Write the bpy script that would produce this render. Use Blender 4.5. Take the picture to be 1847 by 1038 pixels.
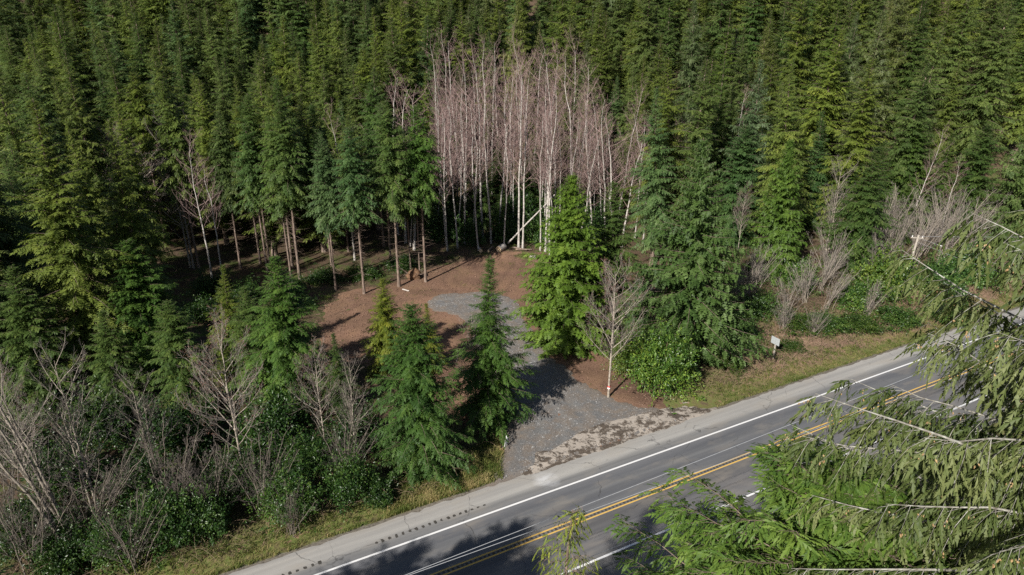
import bpy, math, random
import numpy as np
from mathutils import Vector, Matrix

# ---------------------------------------------------------------- camera, sky, sun, exposure
scene = bpy.context.scene
COL = scene.collection
for o in list(bpy.data.objects):
    bpy.data.objects.remove(o)

CAM_H = 33.0                      # a drone hovering above the near side of the highway
cam_data = bpy.data.cameras.new("camera")
cam_data.sensor_width = 36.0
cam_data.lens = 24.0
cam_data.clip_start = 0.1
cam_data.clip_end = 2000.0
cam = bpy.data.objects.new("camera", cam_data)
cam.location = (0, 0, CAM_H)
cam.rotation_euler = (math.radians(90 - 22), 0, 0)
COL.objects.link(cam)
scene.camera = cam

SUN_EL = math.radians(34)
SUN_AZ = math.radians(33)         # shadows run 33 degrees to the right of straight ahead
world = bpy.data.worlds.new("World")
scene.world = world
world.use_nodes = True
wn = world.node_tree.nodes
wl = world.node_tree.links
sky = wn.new("ShaderNodeTexSky")
sky.sky_type = 'NISHITA'
sky.sun_disc = False
sky.sun_elevation = SUN_EL
sky.sun_rotation = SUN_AZ + math.pi
bg = wn["Background"]
bg.inputs["Strength"].default_value = 0.05
wl.new(sky.outputs[0], bg.inputs["Color"])

sun_data = bpy.data.lights.new("sun", 'SUN')
sun_data.energy = 5.0
sun_data.angle = math.radians(0.53)
sun_data.color = (1.0, 0.95, 0.87)
sun = bpy.data.objects.new("sun", sun_data)
ldir = Vector((math.sin(SUN_AZ) * math.cos(SUN_EL), math.cos(SUN_AZ) * math.cos(SUN_EL), -math.sin(SUN_EL)))
sun.rotation_euler = ldir.to_track_quat('-Z', 'Y').to_euler()
sun.location = (-40, -60, 90)
COL.objects.link(sun)

scene.view_settings.view_transform = 'Standard'
scene.view_settings.look = 'None'
scene.view_settings.gamma = 1.0
scene.view_settings.exposure = 0.75
scene.view_settings.use_curve_mapping = False
scene.render.engine = 'CYCLES'
scene.cycles.max_bounces = 5
scene.cycles.diffuse_bounces = 2
scene.cycles.glossy_bounces = 2
scene.cycles.transmission_bounces = 3
scene.cycles.transparent_max_bounces = 4
scene.cycles.use_denoising = False
scene.render.use_persistent_data = False

# ---------------------------------------------------------------- terrain shape (metres)
RU = np.array([math.cos(math.radians(28)), math.sin(math.radians(28))])   # along the highway
RN = np.array([-RU[1], RU[0]])                                            # across it, away from the camera
EDGE_FAR, EDGE_NEAR, PAVE_FAR, PAVE_NEAR = 35.1, 27.85, 37.75, 24.9

def sstep(x, a, b):
    t = np.clip((np.asarray(x, float) - a) / (b - a), 0, 1)
    return t * t * (3 - 2 * t)

def wob(x, y, f=1.0, s=0.0):
    return (np.sin(x * f * 0.91 + y * f * 0.43 + s) + np.sin(x * f * -0.37 + y * f * 1.13 + 2.1 + s * 1.7)
            + 0.6 * np.sin(x * f * 2.13 + y * f * 1.37 + 0.7 + s) + 0.5 * np.sin(x * f * -1.9 + y * f * 2.6 + 4 + s)) / 3.1

def zg(x, y):
    x = np.asarray(x, float); y = np.asarray(y, float)
    b = x * RN[0] + y * RN[1]
    a = x * RU[0] + y * RU[1]
    z = np.zeros_like(b)
    z = z - 0.9 * sstep(-b, -23.5, -12)                                   # near side falls away
    rough = sstep(b, 39.5, 43) * (1 - 0.85 * sstep(x, -24, -14) * (1 - sstep(x, 10, 16)) * (1 - sstep(y, 88, 96)))
    z = z + rough * 0.22 * wob(x, y, 0.8)
    z = z - 0.25 * sstep(b, 37.9, 38.8) * (1 - sstep(b, 38.8, 41)) * (1 - sstep(x, -8, -4) * (1 - sstep(x, 12, 16)))
    z = z + 2.2 * sstep(b, 40, 52) * sstep(x, 16, 30)                     # bank on the right
    start = 104 - 12 * sstep(x, 15, 45)
    slope = 0.36 + 0.14 * sstep(x, -10, 40)
    d = np.maximum(y - start, 0)
    z = z + slope * (d - 8 * (1 - np.exp(-d / 8)))
    return z

# ---------------------------------------------------------------- materials
def mat(name):
    m = bpy.data.materials.new(name)
    m.use_nodes = True
    nt = m.node_tree
    for n in list(nt.nodes):
        nt.nodes.remove(n)
    out = nt.nodes.new("ShaderNodeOutputMaterial")
    return m, nt, out

def N(nt, kind, **kw):
    n = nt.nodes.new(kind)
    for k, v in kw.items():
        setattr(n, k, v)
    return n

def noise(nt, scale, detail=3, rough=0.55, vec=None, dist=0.0):
    n = N(nt, "ShaderNodeTexNoise")
    n.inputs["Scale"].default_value = scale
    n.inputs["Detail"].default_value = detail
    n.inputs["Roughness"].default_value = rough
    n.inputs["Distortion"].default_value = dist
    if vec is not None:
        nt.links.new(vec, n.inputs["Vector"])
    return n.outputs["Fac"]

def ramp(nt, fac, stops, interp='LINEAR'):
    r = N(nt, "ShaderNodeValToRGB")
    cr = r.color_ramp
    cr.interpolation = interp
    while len(cr.elements) < len(stops):
        cr.elements.new(0.5)
    for e, (p, c) in zip(cr.elements, stops):
        e.position = p
        e.color = (*c, 1) if len(c) == 3 else c
    nt.links.new(fac, r.inputs[0])
    return r.outputs[0]

def mix(nt, fac, a, b, mode='MIX'):
    m = N(nt, "ShaderNodeMix", data_type='RGBA', blend_type=mode)
    for s, v in ((m.inputs[0], fac), (m.inputs[6], a), (m.inputs[7], b)):
        if hasattr(v, "is_linked"):
            nt.links.new(v, s)
        elif isinstance(v, (int, float)):
            s.default_value = v
        else:
            s.default_value = (*v, 1)
    return m.outputs[2]

def mth(nt, op, a, b=0.0, clamp=False):
    m = N(nt, "ShaderNodeMath", operation=op, use_clamp=clamp)
    for s, v in ((m.inputs[0], a), (m.inputs[1], b)):
        if hasattr(v, "is_linked"):
            nt.links.new(v, s)
        else:
            s.default_value = v
    return m.outputs[0]

def pos(nt):
    return N(nt, "ShaderNodeNewGeometry").outputs["Position"]

def attr(nt, name):
    return N(nt, "ShaderNodeAttribute", attribute_name=name).outputs["Fac"]

def surf(nt, out, color, rough=0.8, spec=0.3, bump=None, bump_s=0.3, bump_d=0.02):
    p = N(nt, "ShaderNodeBsdfPrincipled")
    if hasattr(color, "is_linked"):
        nt.links.new(color, p.inputs["Base Color"])
    else:
        p.inputs["Base Color"].default_value = (*color, 1)
    if hasattr(rough, "is_linked"):
        nt.links.new(rough, p.inputs["Roughness"])
    else:
        p.inputs["Roughness"].default_value = rough
    p.inputs["Specular IOR Level"].default_value = spec
    if bump is not None:
        b = N(nt, "ShaderNodeBump")
        b.inputs["Strength"].default_value = bump_s
        b.inputs["Distance"].default_value = bump_d
        nt.links.new(bump, b.inputs["Height"])
        nt.links.new(b.outputs[0], p.inputs["Normal"])
    nt.links.new(p.outputs[0], out.inputs["Surface"])
    return p

def foliage_mat(name, dark, mid, light, rough=0.55, spec=0.25, trans=0.25):
    """leaf colour runs over the tint attribute; the object colour shades each plant"""
    m, nt, out = mat(name)
    c = ramp(nt, attr(nt, "tint"), [(0.0, dark), (0.5, mid), (1.0, light)])
    oi = N(nt, "ShaderNodeObjectInfo")
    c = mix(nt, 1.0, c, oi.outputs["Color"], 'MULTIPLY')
    big = noise(nt, 0.45, 2, vec=pos(nt))
    c = mix(nt, mth(nt, 'MULTIPLY', big, 0.3), c, mix(nt, 1.0, c, (1.3, 1.12, 0.75), 'MULTIPLY'))
    p = N(nt, "ShaderNodeBsdfPrincipled")
    nt.links.new(c, p.inputs["Base Color"])
    p.inputs["Roughness"].default_value = rough
    p.inputs["Specular IOR Level"].default_value = spec
    t = N(nt, "ShaderNodeBsdfTranslucent")
    tc = mix(nt, 1.0, c, (1.25, 1.35, 0.55), 'MULTIPLY')
    nt.links.new(tc, t.inputs["Color"])
    s = N(nt, "ShaderNodeMixShader")
    s.inputs[0].default_value = trans
    nt.links.new(p.outputs[0], s.inputs[1])
    nt.links.new(t.outputs[0], s.inputs[2])
    nt.links.new(s.outputs[0], out.inputs["Surface"])
    return m

def bark_mat(name, a, b, c, scale=6.0, stretch=4.0):
    m, nt, out = mat(name)
    mp = N(nt, "ShaderNodeMapping")
    tc = N(nt, "ShaderNodeTexCoord")
    nt.links.new(tc.outputs["Object"], mp.inputs["Vector"])
    mp.inputs["Scale"].default_value = (1, 1, 1.0 / stretch)
    f = noise(nt, scale, 4, 0.65, mp.outputs[0])
    g = noise(nt, 1.3, 2, 0.5, tc.outputs["Object"])
    col = ramp(nt, f, [(0.3, a), (0.5, b), (0.72, c)])
    col = mix(nt, mth(nt, 'MULTIPLY', g, 0.5), col, a)
    oi = N(nt, "ShaderNodeObjectInfo")
    col = mix(nt, 1.0, col, oi.outputs["Color"], 'MULTIPLY')
    surf(nt, out, col, 0.9, 0.2, f, 0.6, 0.02)
    return m

M = {}
M['hemlock'] = foliage_mat("hemlock_needles", (0.034, 0.066, 0.016), (0.06, 0.102, 0.024), (0.11, 0.155, 0.036))
M['fir'] = foliage_mat("fir_needles", (0.044, 0.074, 0.02), (0.078, 0.116, 0.03), (0.128, 0.165, 0.045))
M['spruce'] = foliage_mat("spruce_needles", (0.042, 0.066, 0.022), (0.076, 0.104, 0.034), (0.15, 0.175, 0.08))
M['cedar'] = foliage_mat("cedar_sprays", (0.04, 0.075, 0.012), (0.07, 0.125, 0.018), (0.115, 0.175, 0.03))
M['laurel'] = foliage_mat("broad_leaves", (0.022, 0.05, 0.013), (0.05, 0.102, 0.022), (0.115, 0.165, 0.036), rough=0.4, spec=0.4, trans=0.2)
M['bramble'] = foliage_mat("bramble_leaves", (0.03, 0.05, 0.014), (0.07, 0.085, 0.025), (0.16, 0.13, 0.06), rough=0.6)
M['fern'] = foliage_mat("fern_fronds", (0.03, 0.06, 0.012), (0.06, 0.1, 0.02), (0.12, 0.13, 0.03))
M['grass'] = foliage_mat("verge_grass", (0.05, 0.085, 0.016), (0.115, 0.14, 0.035), (0.36, 0.29, 0.15), rough=0.6, trans=0.3)
M['bark'] = bark_mat("conifer_bark", (0.07, 0.05, 0.04), (0.2, 0.15, 0.12), (0.34, 0.27, 0.22))
M['alder_bark'] = bark_mat("alder_bark", (0.16, 0.14, 0.12), (0.42, 0.39, 0.36), (0.62, 0.59, 0.55), 4.0, 0.7)
M['twig'] = bark_mat("twig_bark", (0.15, 0.105, 0.098), (0.245, 0.172, 0.16), (0.35, 0.265, 0.245), 3.0, 1)
M['bud'] = bark_mat("alder_catkins", (0.14, 0.07, 0.06), (0.22, 0.12, 0.10), (0.32, 0.19, 0.15), 3.0, 1)
M['lichen'] = bark_mat("lichened_bark", (0.10, 0.085, 0.07), (0.27, 0.26, 0.23), (0.52, 0.53, 0.48), 7.0, 1.0)
M['cone'] = bark_mat("spruce_cones", (0.16, 0.10, 0.05), (0.36, 0.24, 0.12), (0.50, 0.37, 0.21), 5.0, 1)
M['cane'] = bark_mat("bramble_canes", (0.11, 0.075, 0.055), (0.21, 0.145, 0.105), (0.32, 0.24, 0.17), 2.0, 1)

# ---------------------------------------------------------------- mesh helpers (numpy)
def unit(v):
    return v / np.maximum(np.linalg.norm(v, axis=-1, keepdims=True), 1e-9)

class MB:
    """collects triangles and quads with a tint per vertex and a material slot per face"""
    def __init__(self):
        self.v = []; self.t = []; self.q = []; self.tq = []; self.tt = []; self.tint = []; self.n = 0
    def add(self, v, tris=None, quads=None, tint=0.5, slot=0):
        v = np.asarray(v, np.float32).reshape(-1, 3)
        k = len(v)
        self.v.append(v)
        t = np.broadcast_to(np.asarray(tint, np.float32), (k,))
        self.tint.append(np.array(t))
        if tris is not None and len(tris):
            self.t.append(np.asarray(tris, np.int32).reshape(-1, 3) + self.n)
            self.tt.append(np.full(len(self.t[-1]), slot, np.int32))
        if quads is not None and len(quads):
            self.q.append(np.asarray(quads, np.int32).reshape(-1, 4) + self.n)
            self.tq.append(np.full(len(self.q[-1]), slot, np.int32))
        self.n += k
        return self
    def mesh(self, name, mats, smooth=False):
        v = np.concatenate(self.v)
        t = np.concatenate(self.t) if self.t else np.zeros((0, 3), np.int32)
        q = np.concatenate(self.q) if self.q else np.zeros((0, 4), np.int32)
        me = bpy.data.meshes.new(name)
        me.vertices.add(len(v))
        me.vertices.foreach_set("co", v.ravel())
        me.loops.add(t.size + q.size)
        me.loops.foreach_set("vertex_index", np.concatenate([t.ravel(), q.ravel()]).astype(np.int32))
        me.polygons.add(len(t) + len(q))
        st = np.concatenate([np.arange(len(t)) * 3, t.size + np.arange(len(q)) * 4]).astype(np.int32)
        me.polygons.foreach_set("loop_start", st)
        me.polygons.foreach_set("use_smooth", np.full(len(st), bool(smooth)))
        for m in mats if isinstance(mats, (list, tuple)) else [mats]:
            me.materials.append(m)
        sl = np.concatenate(self.tt + self.tq) if (self.tt or self.tq) else np.zeros(0, np.int32)
        me.polygons.foreach_set("material_index", sl)
        a = me.attributes.new("tint", 'FLOAT', 'POINT')
        a.data.foreach_set("value", np.concatenate(self.tint))
        me.update(calc_edges=True)
        me.validate()
        return me

def tubes(P, R, k=3, mb=None, tint=0.5, slot=0):
    """P (B,S,3) centre lines, R (B,S) radii -> open tubes of k sides"""
    P = np.asarray(P, float); R = np.asarray(R, float)
    B, S, _ = P.shape
    T = unit(np.gradient(P, axis=1))
    mean = unit(P[:, -1] - P[:, 0])
    ref = np.where(np.abs(mean[:, 2:3]) > 0.8, np.array([[1.0, 0, 0]]), np.array([[0, 0, 1.0]]))[:, None, :]
    n1 = unit(np.cross(T, np.broadcast_to(ref, T.shape)))
    n2 = np.cross(T, n1)
    ang = np.arange(k) * 2 * np.pi / k
    ring = P[:, :, None, :] + R[:, :, None, None] * (np.cos(ang)[None, None, :, None] * n1[:, :, None, :]
                                                     + np.sin(ang)[None, None, :, None] * n2[:, :, None, :])
    idx = np.arange(B * S * k).reshape(B, S, k)
    q = np.stack([idx[:, :-1], np.roll(idx[:, :-1], -1, 2), np.roll(idx[:, 1:], -1, 2), idx[:, 1:]], -1)
    tn = np.broadcast_to(np.asarray(tint, np.float32).reshape(-1, 1, 1), (B, S, k)).ravel() if np.ndim(tint) else tint
    mb.add(ring, quads=q, tint=tn, slot=slot)

def feather(mb, base, d, side, length, K, width, rng, droop=0.25, tint=0.5, rough=0.25, lw=0.5, slot=0, fwd=0.75, sdw=0.95):
    """flat drooping sprays: K pointed leaflets on each side of a midrib, one at the tip"""
    n = len(base)
    d = unit(d); side = unit(side - d * np.sum(side * d, 1, keepdims=True))
    r = (np.arange(K) + 0.35) / (K + 0.3)
    r = r[None, :, None]
    L = length[:, None, None]
    down = np.array([0, 0, -1.0])
    def rib(rr):
        return base[:, None, :] + d[:, None, :] * L * rr + down * (droop * L * rr ** 2)
    A = rib(r)
    Bp = rib(np.minimum(r + lw / K, 1.0))
    out = []
    ll = L * width * (1.05 - 0.75 * r)
    for s in (-1, 1):
        j = rng.normal(0, rough, (n, K, 3))
        apex = A + (d[:, None, :] * fwd + s * side[:, None, :] * sdw + j) * ll + down * ll * 0.35
        out.append(np.stack([A, Bp, apex], 2))
    tip = np.stack([rib(np.full((1, 1, 1), 0.8))[:, 0] - side * length[:, None] * width * 0.25,
                    rib(np.full((1, 1, 1), 0.8))[:, 0] + side * length[:, None] * width * 0.25,
                    rib(np.full((1, 1, 1), 1.15))[:, 0]], 1)[:, None]
    tri = np.concatenate(out + [tip], 1).reshape(-1, 3)
    m = (2 * K + 1) * 3
    tt = np.repeat(np.broadcast_to(np.asarray(tint, float), (n,)), m) + np.repeat(rng.normal(0, 0.08, n * (2 * K + 1)), 3)
    mb.add(tri, tris=np.arange(len(tri)).reshape(-1, 3), tint=np.clip(tt, 0, 1), slot=slot)

def along(P, f):
    """points and directions at fractions f (B,F) of the paths P (B,S,3)"""
    B, S, _ = P.shape
    x = np.clip(f, 0, 1) * (S - 1)
    i = np.minimum(x.astype(int), S - 2)
    w = (x - i)[..., None]
    b = np.arange(B)[:, None]
    return P[b, i] * (1 - w) + P[b, i + 1] * w, unit(P[b, i + 1] - P[b, i])

def stem_path(rng, H, S=14, bend=0.012, lean=(0, 0)):
    z = np.linspace(0, H, S)
    w = np.cumsum(rng.normal(0, bend * H / S * 3, (S, 2)), 0)
    w = w - w[0] - np.outer(np.linspace(0, 1, S), 0 * w[-1])
    p = np.zeros((S, 3)); p[:, 2] = z
    p[:, :2] = w * np.linspace(0, 1, S)[:, None] + np.outer((z / H) ** 1.3, lean) * H
    return p

def conifer(seed, H, zb, rmax, nb, fr, K, fl, e_low=-12, e_top=38, sag=30, hang=0.25, width=0.42, pw=0.85, foliage='hemlock',
            dead=0, droop=0.25, gap=0.12, ragged=0.25, lead=0.9, bark='bark', tip_up=0.0, rtrunk=None, S=6, lw=0.5, branch_r=0.02, cones=0, start=0.03, az_bias=None, hanging=0.0):
    rng = np.random.default_rng(seed)
    tr = stem_path(rng, H)
    r0 = rtrunk or 0.011 * H + 0.03
    wood = MB()
    zz = np.linspace(0, 1, 14)
    rad = r0 * (1 - zz) ** 0.85 + 0.012
    rad[0] *= 1.35
    tubes(tr[None], rad[None], 8, wood)
    # live branches
    t = np.sort((np.arange(nb) + rng.random(nb)) / nb)
    t = 1 - (1 - t) ** 1.12
    t = t * 0.99
    z = zb + (H - zb) * t
    az = np.arange(nb) * 2.399 + rng.normal(0, 0.5, nb)
    if az_bias is not None:
        keep = rng.random(nb) < az_bias(az % (2 * np.pi))
        t, z, az = t[keep], z[keep], az[keep]; nb = len(t)
    prof = (1 - t) ** pw * np.minimum(1, 0.62 + t * 2.5)
    L = rmax * prof * rng.uniform(1 - ragged, 1 + ragged * 0.7, nb) + 0.25
    L *= np.where(rng.random(nb) < gap, 0.45, 1)
    # lobes: the crown is fuller on some sides at some heights
    L *= 1 + 0.2 * np.sin(az * 2 + z * 0.9 + seed) * (1 - t)
    e0 = np.radians(e_low + (e_top - e_low) * t ** 1.2 + rng.normal(0, 6, nb))
    sagr = np.radians(sag * (1 - 0.55 * t) + rng.normal(0, 5, nb))
    s = np.linspace(0, 1, S)
    el = e0[:, None] - sagr[:, None] * s[None] + np.radians(tip_up) * s[None] ** 3
    el = np.clip(el, -1.45, 1.45)
    azp = az[:, None] + np.cumsum(rng.normal(0, 0.06, (nb, S)), 1)
    D = np.stack([np.cos(el) * np.cos(azp), np.cos(el) * np.sin(azp), np.sin(el)], -1)
    step = (L / (S - 1))[:, None, None]
    base = np.stack([np.interp(z, tr[:, 2], tr[:, 0]), np.interp(z, tr[:, 2], tr[:, 1]), z], -1)
    P = base[:, None] + np.concatenate([np.zeros((nb, 1, 3)), np.cumsum(D[:, :-1] * step, 1)], 1)
    R = (branch_r * (0.35 + L / rmax))[:, None] * (1.05 - 0.85 * s)[None]
    bslot = 0
    tubes(P, R, 4 if branch_r > 0.03 else 3, wood)
    if dead:
        k = dead
        zd = rng.uniform(max(1.5, zb * 0.25), zb * 1.05, k)
        ad = rng.uniform(0, 6.28, k)
        Ld = rng.uniform(0.5, 2.0, k)
        ed = np.radians(rng.normal(-8, 12, k))
        sd = np.linspace(0, 1, 4)
        elv = ed[:, None] + np.radians(-25 * sd + 45 * sd ** 2)[None]
        ap = ad[:, None] + np.cumsum(rng.normal(0, 0.12, (k, 4)), 1)
        Dd = np.stack([np.cos(elv) * np.cos(ap), np.cos(elv) * np.sin(ap), np.sin(elv)], -1)
        bd = np.stack([np.interp(zd, tr[:, 2], tr[:, 0]), np.interp(zd, tr[:, 2], tr[:, 1]), zd], -1)
        Pd = bd[:, None] + np.concatenate([np.zeros((k, 1, 3)), np.cumsum(Dd[:, :-1] * (Ld / 3)[:, None, None], 1)], 1)
        tubes(Pd, np.full((k, 1), 0.016) * (1.0 - 0.75 * sd)[None], 3, wood)
    # foliage sprays along each branch
    fo = MB()
    nf = np.maximum(3, np.round(fr * (0.35 + 0.65 * np.minimum(L / rmax, 1.2)))).astype(int)
    bi = np.repeat(np.arange(nb), nf)
    pos_in = np.concatenate([(np.arange(k) + 0.5) / k for k in nf])
    f = start + (1 - start) * pos_in + rng.normal(0, 0.02, len(bi))
    q, fw = along(P[bi], f[:, None]); q = q[:, 0]; fw = fw[:, 0]
    up = np.array([0, 0, 1.0])
    sd_ = unit(np.cross(fw, up))
    sgn = np.where(np.arange(len(bi)) % 2 == 0, 1.0, -1.0)[:, None]
    alpha = np.radians(68 - 38 * f + rng.normal(0, 10, len(bi)))[:, None]
    hg = rng.uniform(0.3, 1.3, len(bi))[:, None] * hang
    d = fw * np.cos(alpha) + sgn * sd_ * np.sin(alpha) - up * hg
    if hanging:
        hm = rng.random(len(bi)) < hanging
        d = np.where(hm[:, None], fw * 0.25 + sgn * sd_ * 0.25 - up * 1.0, d)
    ln = fl * (0.55 + 0.6 * (1 - f)) * np.clip(L[bi] / (0.55 * rmax), 0.35, 1.15) * rng.uniform(0.7, 1.25, len(bi))
    d = unit(d)
    sv = np.cross(d, up) + rng.normal(0, 0.25, d.shape)
    bt = rng.normal(0.45, 0.16, nb)
    tint = bt[bi] + rng.normal(0, 0.1, len(bi))
    feather(fo, q, d, sv, ln, K, width, rng, droop, tint, lw=lw)
    # tips of the branches and the leader
    q, fw = P[:, -1], unit(P[:, -1] - P[:, -2])
    feather(fo, q - fw * 0.05, fw, np.cross(fw, up) + rng.normal(0, 0.2, fw.shape), np.clip(L * 0.22, 0.15, fl * 0.9), K, width * 0.9, rng, droop, bt + 0.12)
    k = 10
    zt = np.linspace(H - 1.4, H - 0.05, k)
    bs = np.stack([np.interp(zt, tr[:, 2], tr[:, 0]), np.interp(zt, tr[:, 2], tr[:, 1]), zt], -1)
    a = np.arange(k) * 2.4
    dd = np.stack([np.cos(a), np.sin(a), np.full(k, 0.9)], -1)
    feather(fo, bs, dd, np.cross(dd, up), np.full(k, 0.35) * lead, K, 0.35, rng, 0.1, 0.5)
    res = {'trunk': (wood, M[bark]), 'crown': (fo, M[foliage])}
    return res

def near_conifer(seed, H, zb, rmax, nb, ns, nt_, foliage, bark, e_low, e_top, sag, pw, sec_len, twig, hang, K=4, width=0.3, cones=0, tip_up=20, branch_r=0.04,
                 ragged=0.3, flat=0.2, lw=0.5, droop=0.2, dead_sec=0.0, twig_rough=0.35):
    """a conifer close to the camera: limbs > hanging branchlets > needle twigs"""
    rng = np.random.default_rng(seed)
    tr = stem_path(rng, H, bend=0.006)
    wood = MB(); fo = MB()
    zz = np.linspace(0, 1, 14)
    rad = (0.012 * H) * (1 - zz) ** 0.85 + 0.012; rad[0] *= 1.3
    tubes(tr[None], rad[None], 10, wood)
    t = (np.arange(nb) + rng.random(nb)) / nb
    t = (1 - (1 - t) ** 1.1) * 0.992
    z = zb + (H - zb) * t
    az = np.arange(nb) * 2.399 + rng.normal(0, 0.4, nb)
    L = rmax * (1 - t) ** pw * rng.uniform(1 - ragged, 1 + ragged * 0.5, nb) + 0.3
    L *= np.where(rng.random(nb) < 0.1, 0.5, 1)
    S = 9; s = np.linspace(0, 1, S)
    e0 = np.radians(e_low + (e_top - e_low) * t ** 1.2 + rng.normal(0, 6, nb))
    el = e0[:, None] - np.radians(sag * (1 - 0.5 * t) + rng.normal(0, 4, nb))[:, None] * s + np.radians(tip_up) * s[None] ** 2.5
    azp = az[:, None] + np.cumsum(rng.normal(0, 0.05, (nb, S)), 1)
    D = np.stack([np.cos(el) * np.cos(azp), np.cos(el) * np.sin(azp), np.sin(el)], -1)
    base = np.stack([np.interp(z, tr[:, 2], tr[:, 0]), np.interp(z, tr[:, 2], tr[:, 1]), z], -1)
    P = base[:, None] + np.concatenate([np.zeros((nb, 1, 3)), np.cumsum(D[:, :-1] * (L / (S - 1))[:, None, None], 1)], 1)
    P[:, 1:] += rng.normal(0, 0.03, P[:, 1:].shape)
    R = (branch_r * (0.3 + 0.8 * L / rmax))[:, None] * ((1 - s) ** 0.8 * 0.92 + 0.1)[None]
    tubes(P, R, 5, wood)
    # branchlets on both sides of every limb
    n2 = np.maximum(5, (ns * (0.3 + 0.7 * L / rmax))).astype(int)
    bi = np.repeat(np.arange(nb), n2)
    f = np.concatenate([0.1 + 0.9 * (np.arange(k) + 0.5) / k for k in n2]) + rng.normal(0, 0.015, len(bi))
    q, fw = along(P[bi], f[:, None]); q = q[:, 0]; fw = fw[:, 0]
    up = np.array([0, 0, 1.0]); m = len(bi)
    sd = unit(np.cross(fw, up)) * np.where(np.arange(m) % 2 == 0, 1.0, -1.0)[:, None]
    al = np.radians(62 - 30 * f + rng.normal(0, 12, m))[:, None]
    d = unit(fw * np.cos(al) + sd * np.sin(al) - up * (flat * rng.uniform(0.2, 1.5, m))[:, None])
    l2 = sec_len * (0.4 + 0.75 * (1 - f)) * np.clip(L[bi] / (0.5 * rmax), 0.3, 1.1) * rng.uniform(0.6, 1.3, m)
    u = np.linspace(0, 1, 3)[None, :, None]
    P2 = q[:, None] + d[:, None] * l2[:, None, None] * u - up * (hang * rng.uniform(0.5, 1.5, m) * l2)[:, None, None] * u ** 1.8
    P2[:, 1:] += rng.normal(0, 0.02, P2[:, 1:].shape)
    tubes(P2, (0.005 + 0.005 * l2)[:, None] * np.array([[1, 0.7, 0.3]]), 3, wood)
    # needle twigs
    live = rng.random(m) >= dead_sec
    P3 = P2[live]; b3 = bi[live]; l3 = l2[live]
    n3 = np.maximum(3, np.round(nt_ * l3 / sec_len)).astype(int)
    ci = np.repeat(np.arange(len(P3)), n3)
    g = np.concatenate([(np.arange(k) + 0.6) / k for k in n3])
    q, d2 = along(P3[ci], g[:, None]); q = q[:, 0]; d2 = d2[:, 0]
    k = len(ci)
    ax = unit(np.cross(d2, up)) * np.where(np.arange(k) % 2 == 0, 1.0, -1.0)[:, None]
    dd = unit(d2 * 0.8 + ax * 0.65 - up * rng.uniform(0, 0.6, k)[:, None] * hang * 2 + rng.normal(0, twig_rough * 0.5, (k, 3)))
    bt = rng.normal(0.42, 0.15, nb)
    tint = bt[b3][ci] + 0.22 * g + rng.normal(0, 0.12, k)
    feather(fo, q, dd, np.cross(dd, up) + rng.normal(0, 0.5, dd.shape), twig * rng.uniform(0.6, 1.3, k), K, width, rng, droop, tint, 0.1, lw, fwd=1.15, sdw=0.5)
    res = {'trunk': (wood, M[bark]), 'crown': (fo, M[foliage])}
    if cones:
        w = rng.random(len(P3)) < 0.5
        qq, _ = along(P3[w], rng.uniform(0.4, 1.0, (w.sum(), 1)))
        pool = qq[:, 0]
        idx = rng.integers(0, len(pool), cones)
        res['cones'] = (cone_mesh(rng, pool[idx] + rng.normal(0, 0.05, (cones, 3)) + np.array([0, 0, -0.03])), M['cone'])
    return res

def cone_mesh(rng, q):
    cb = MB(); n = len(q)
    ax = unit(np.array([0, 0, -1.0]) + rng.normal(0, 0.35, q.shape))
    h = rng.uniform(0.055, 0.09, n)[:, None]
    n1 = unit(np.cross(ax, np.array([1.0, 0.2, 0]))); n2 = np.cross(ax, n1)
    ring = np.stack([q + ax * h * 0.42 + h * 0.27 * (np.cos(w) * n1 + np.sin(w) * n2) for w in np.arange(4) * 1.5708], 1)
    V = np.concatenate([q[:, None], ring, (q + ax * h)[:, None]], 1)
    tri = [t for i in range(4) for t in ((0, 1 + (i + 1) % 4, 1 + i), (5, 1 + i, 1 + (i + 1) % 4))]
    cb.add(V, tris=(np.arange(n) * 6)[:, None, None] + np.array(tri)[None], tint=0.5)
    return cb

def grow(rng, P, n, f0, f1, ang, L, S, up=0.25, jit=0.12, lens=None):
    """n children on every path of P; returns paths (B*n,S,3) and their lengths"""
    B = len(P)
    f = f0 + (f1 - f0) * (np.arange(n)[None] + rng.random((B, n))) / n
    q, d = along(P, f)
    az = np.arange(n)[None] * 2.4 + rng.uniform(0, 6.28, (B, 1)) + rng.normal(0, 0.5, (B, n))
    ref = np.where(np.abs(d[..., 2:3]) > 0.8, np.array([1.0, 0, 0]), np.array([0, 0, 1.0]))
    n1 = unit(np.cross(d, ref)); n2 = np.cross(d, n1)
    side = n1 * np.cos(az)[..., None] + n2 * np.sin(az)[..., None]
    a = np.radians(rng.normal(ang, 9, (B, n)))[..., None]
    dr = d * np.cos(a) + side * np.sin(a)
    base_len = (np.linalg.norm(P[:, -1] - P[:, 0], axis=-1) if lens is None else lens)[:, None]
    ln = L * base_len * (1.15 - 0.75 * f) * rng.uniform(0.65, 1.25, (B, n))
    q = q.reshape(-1, 3); dr = dr.reshape(-1, 3); ln = ln.ravel()
    out = [q]; cur = q; dv = dr
    for i in range(S - 1):
        dv = unit(dv + np.array([0, 0, up / (S - 1)]) + rng.normal(0, jit, dv.shape))
        cur = cur + dv * (ln / (S - 1))[:, None]
        out.append(cur)
    return np.stack(out, 1), ln

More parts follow.
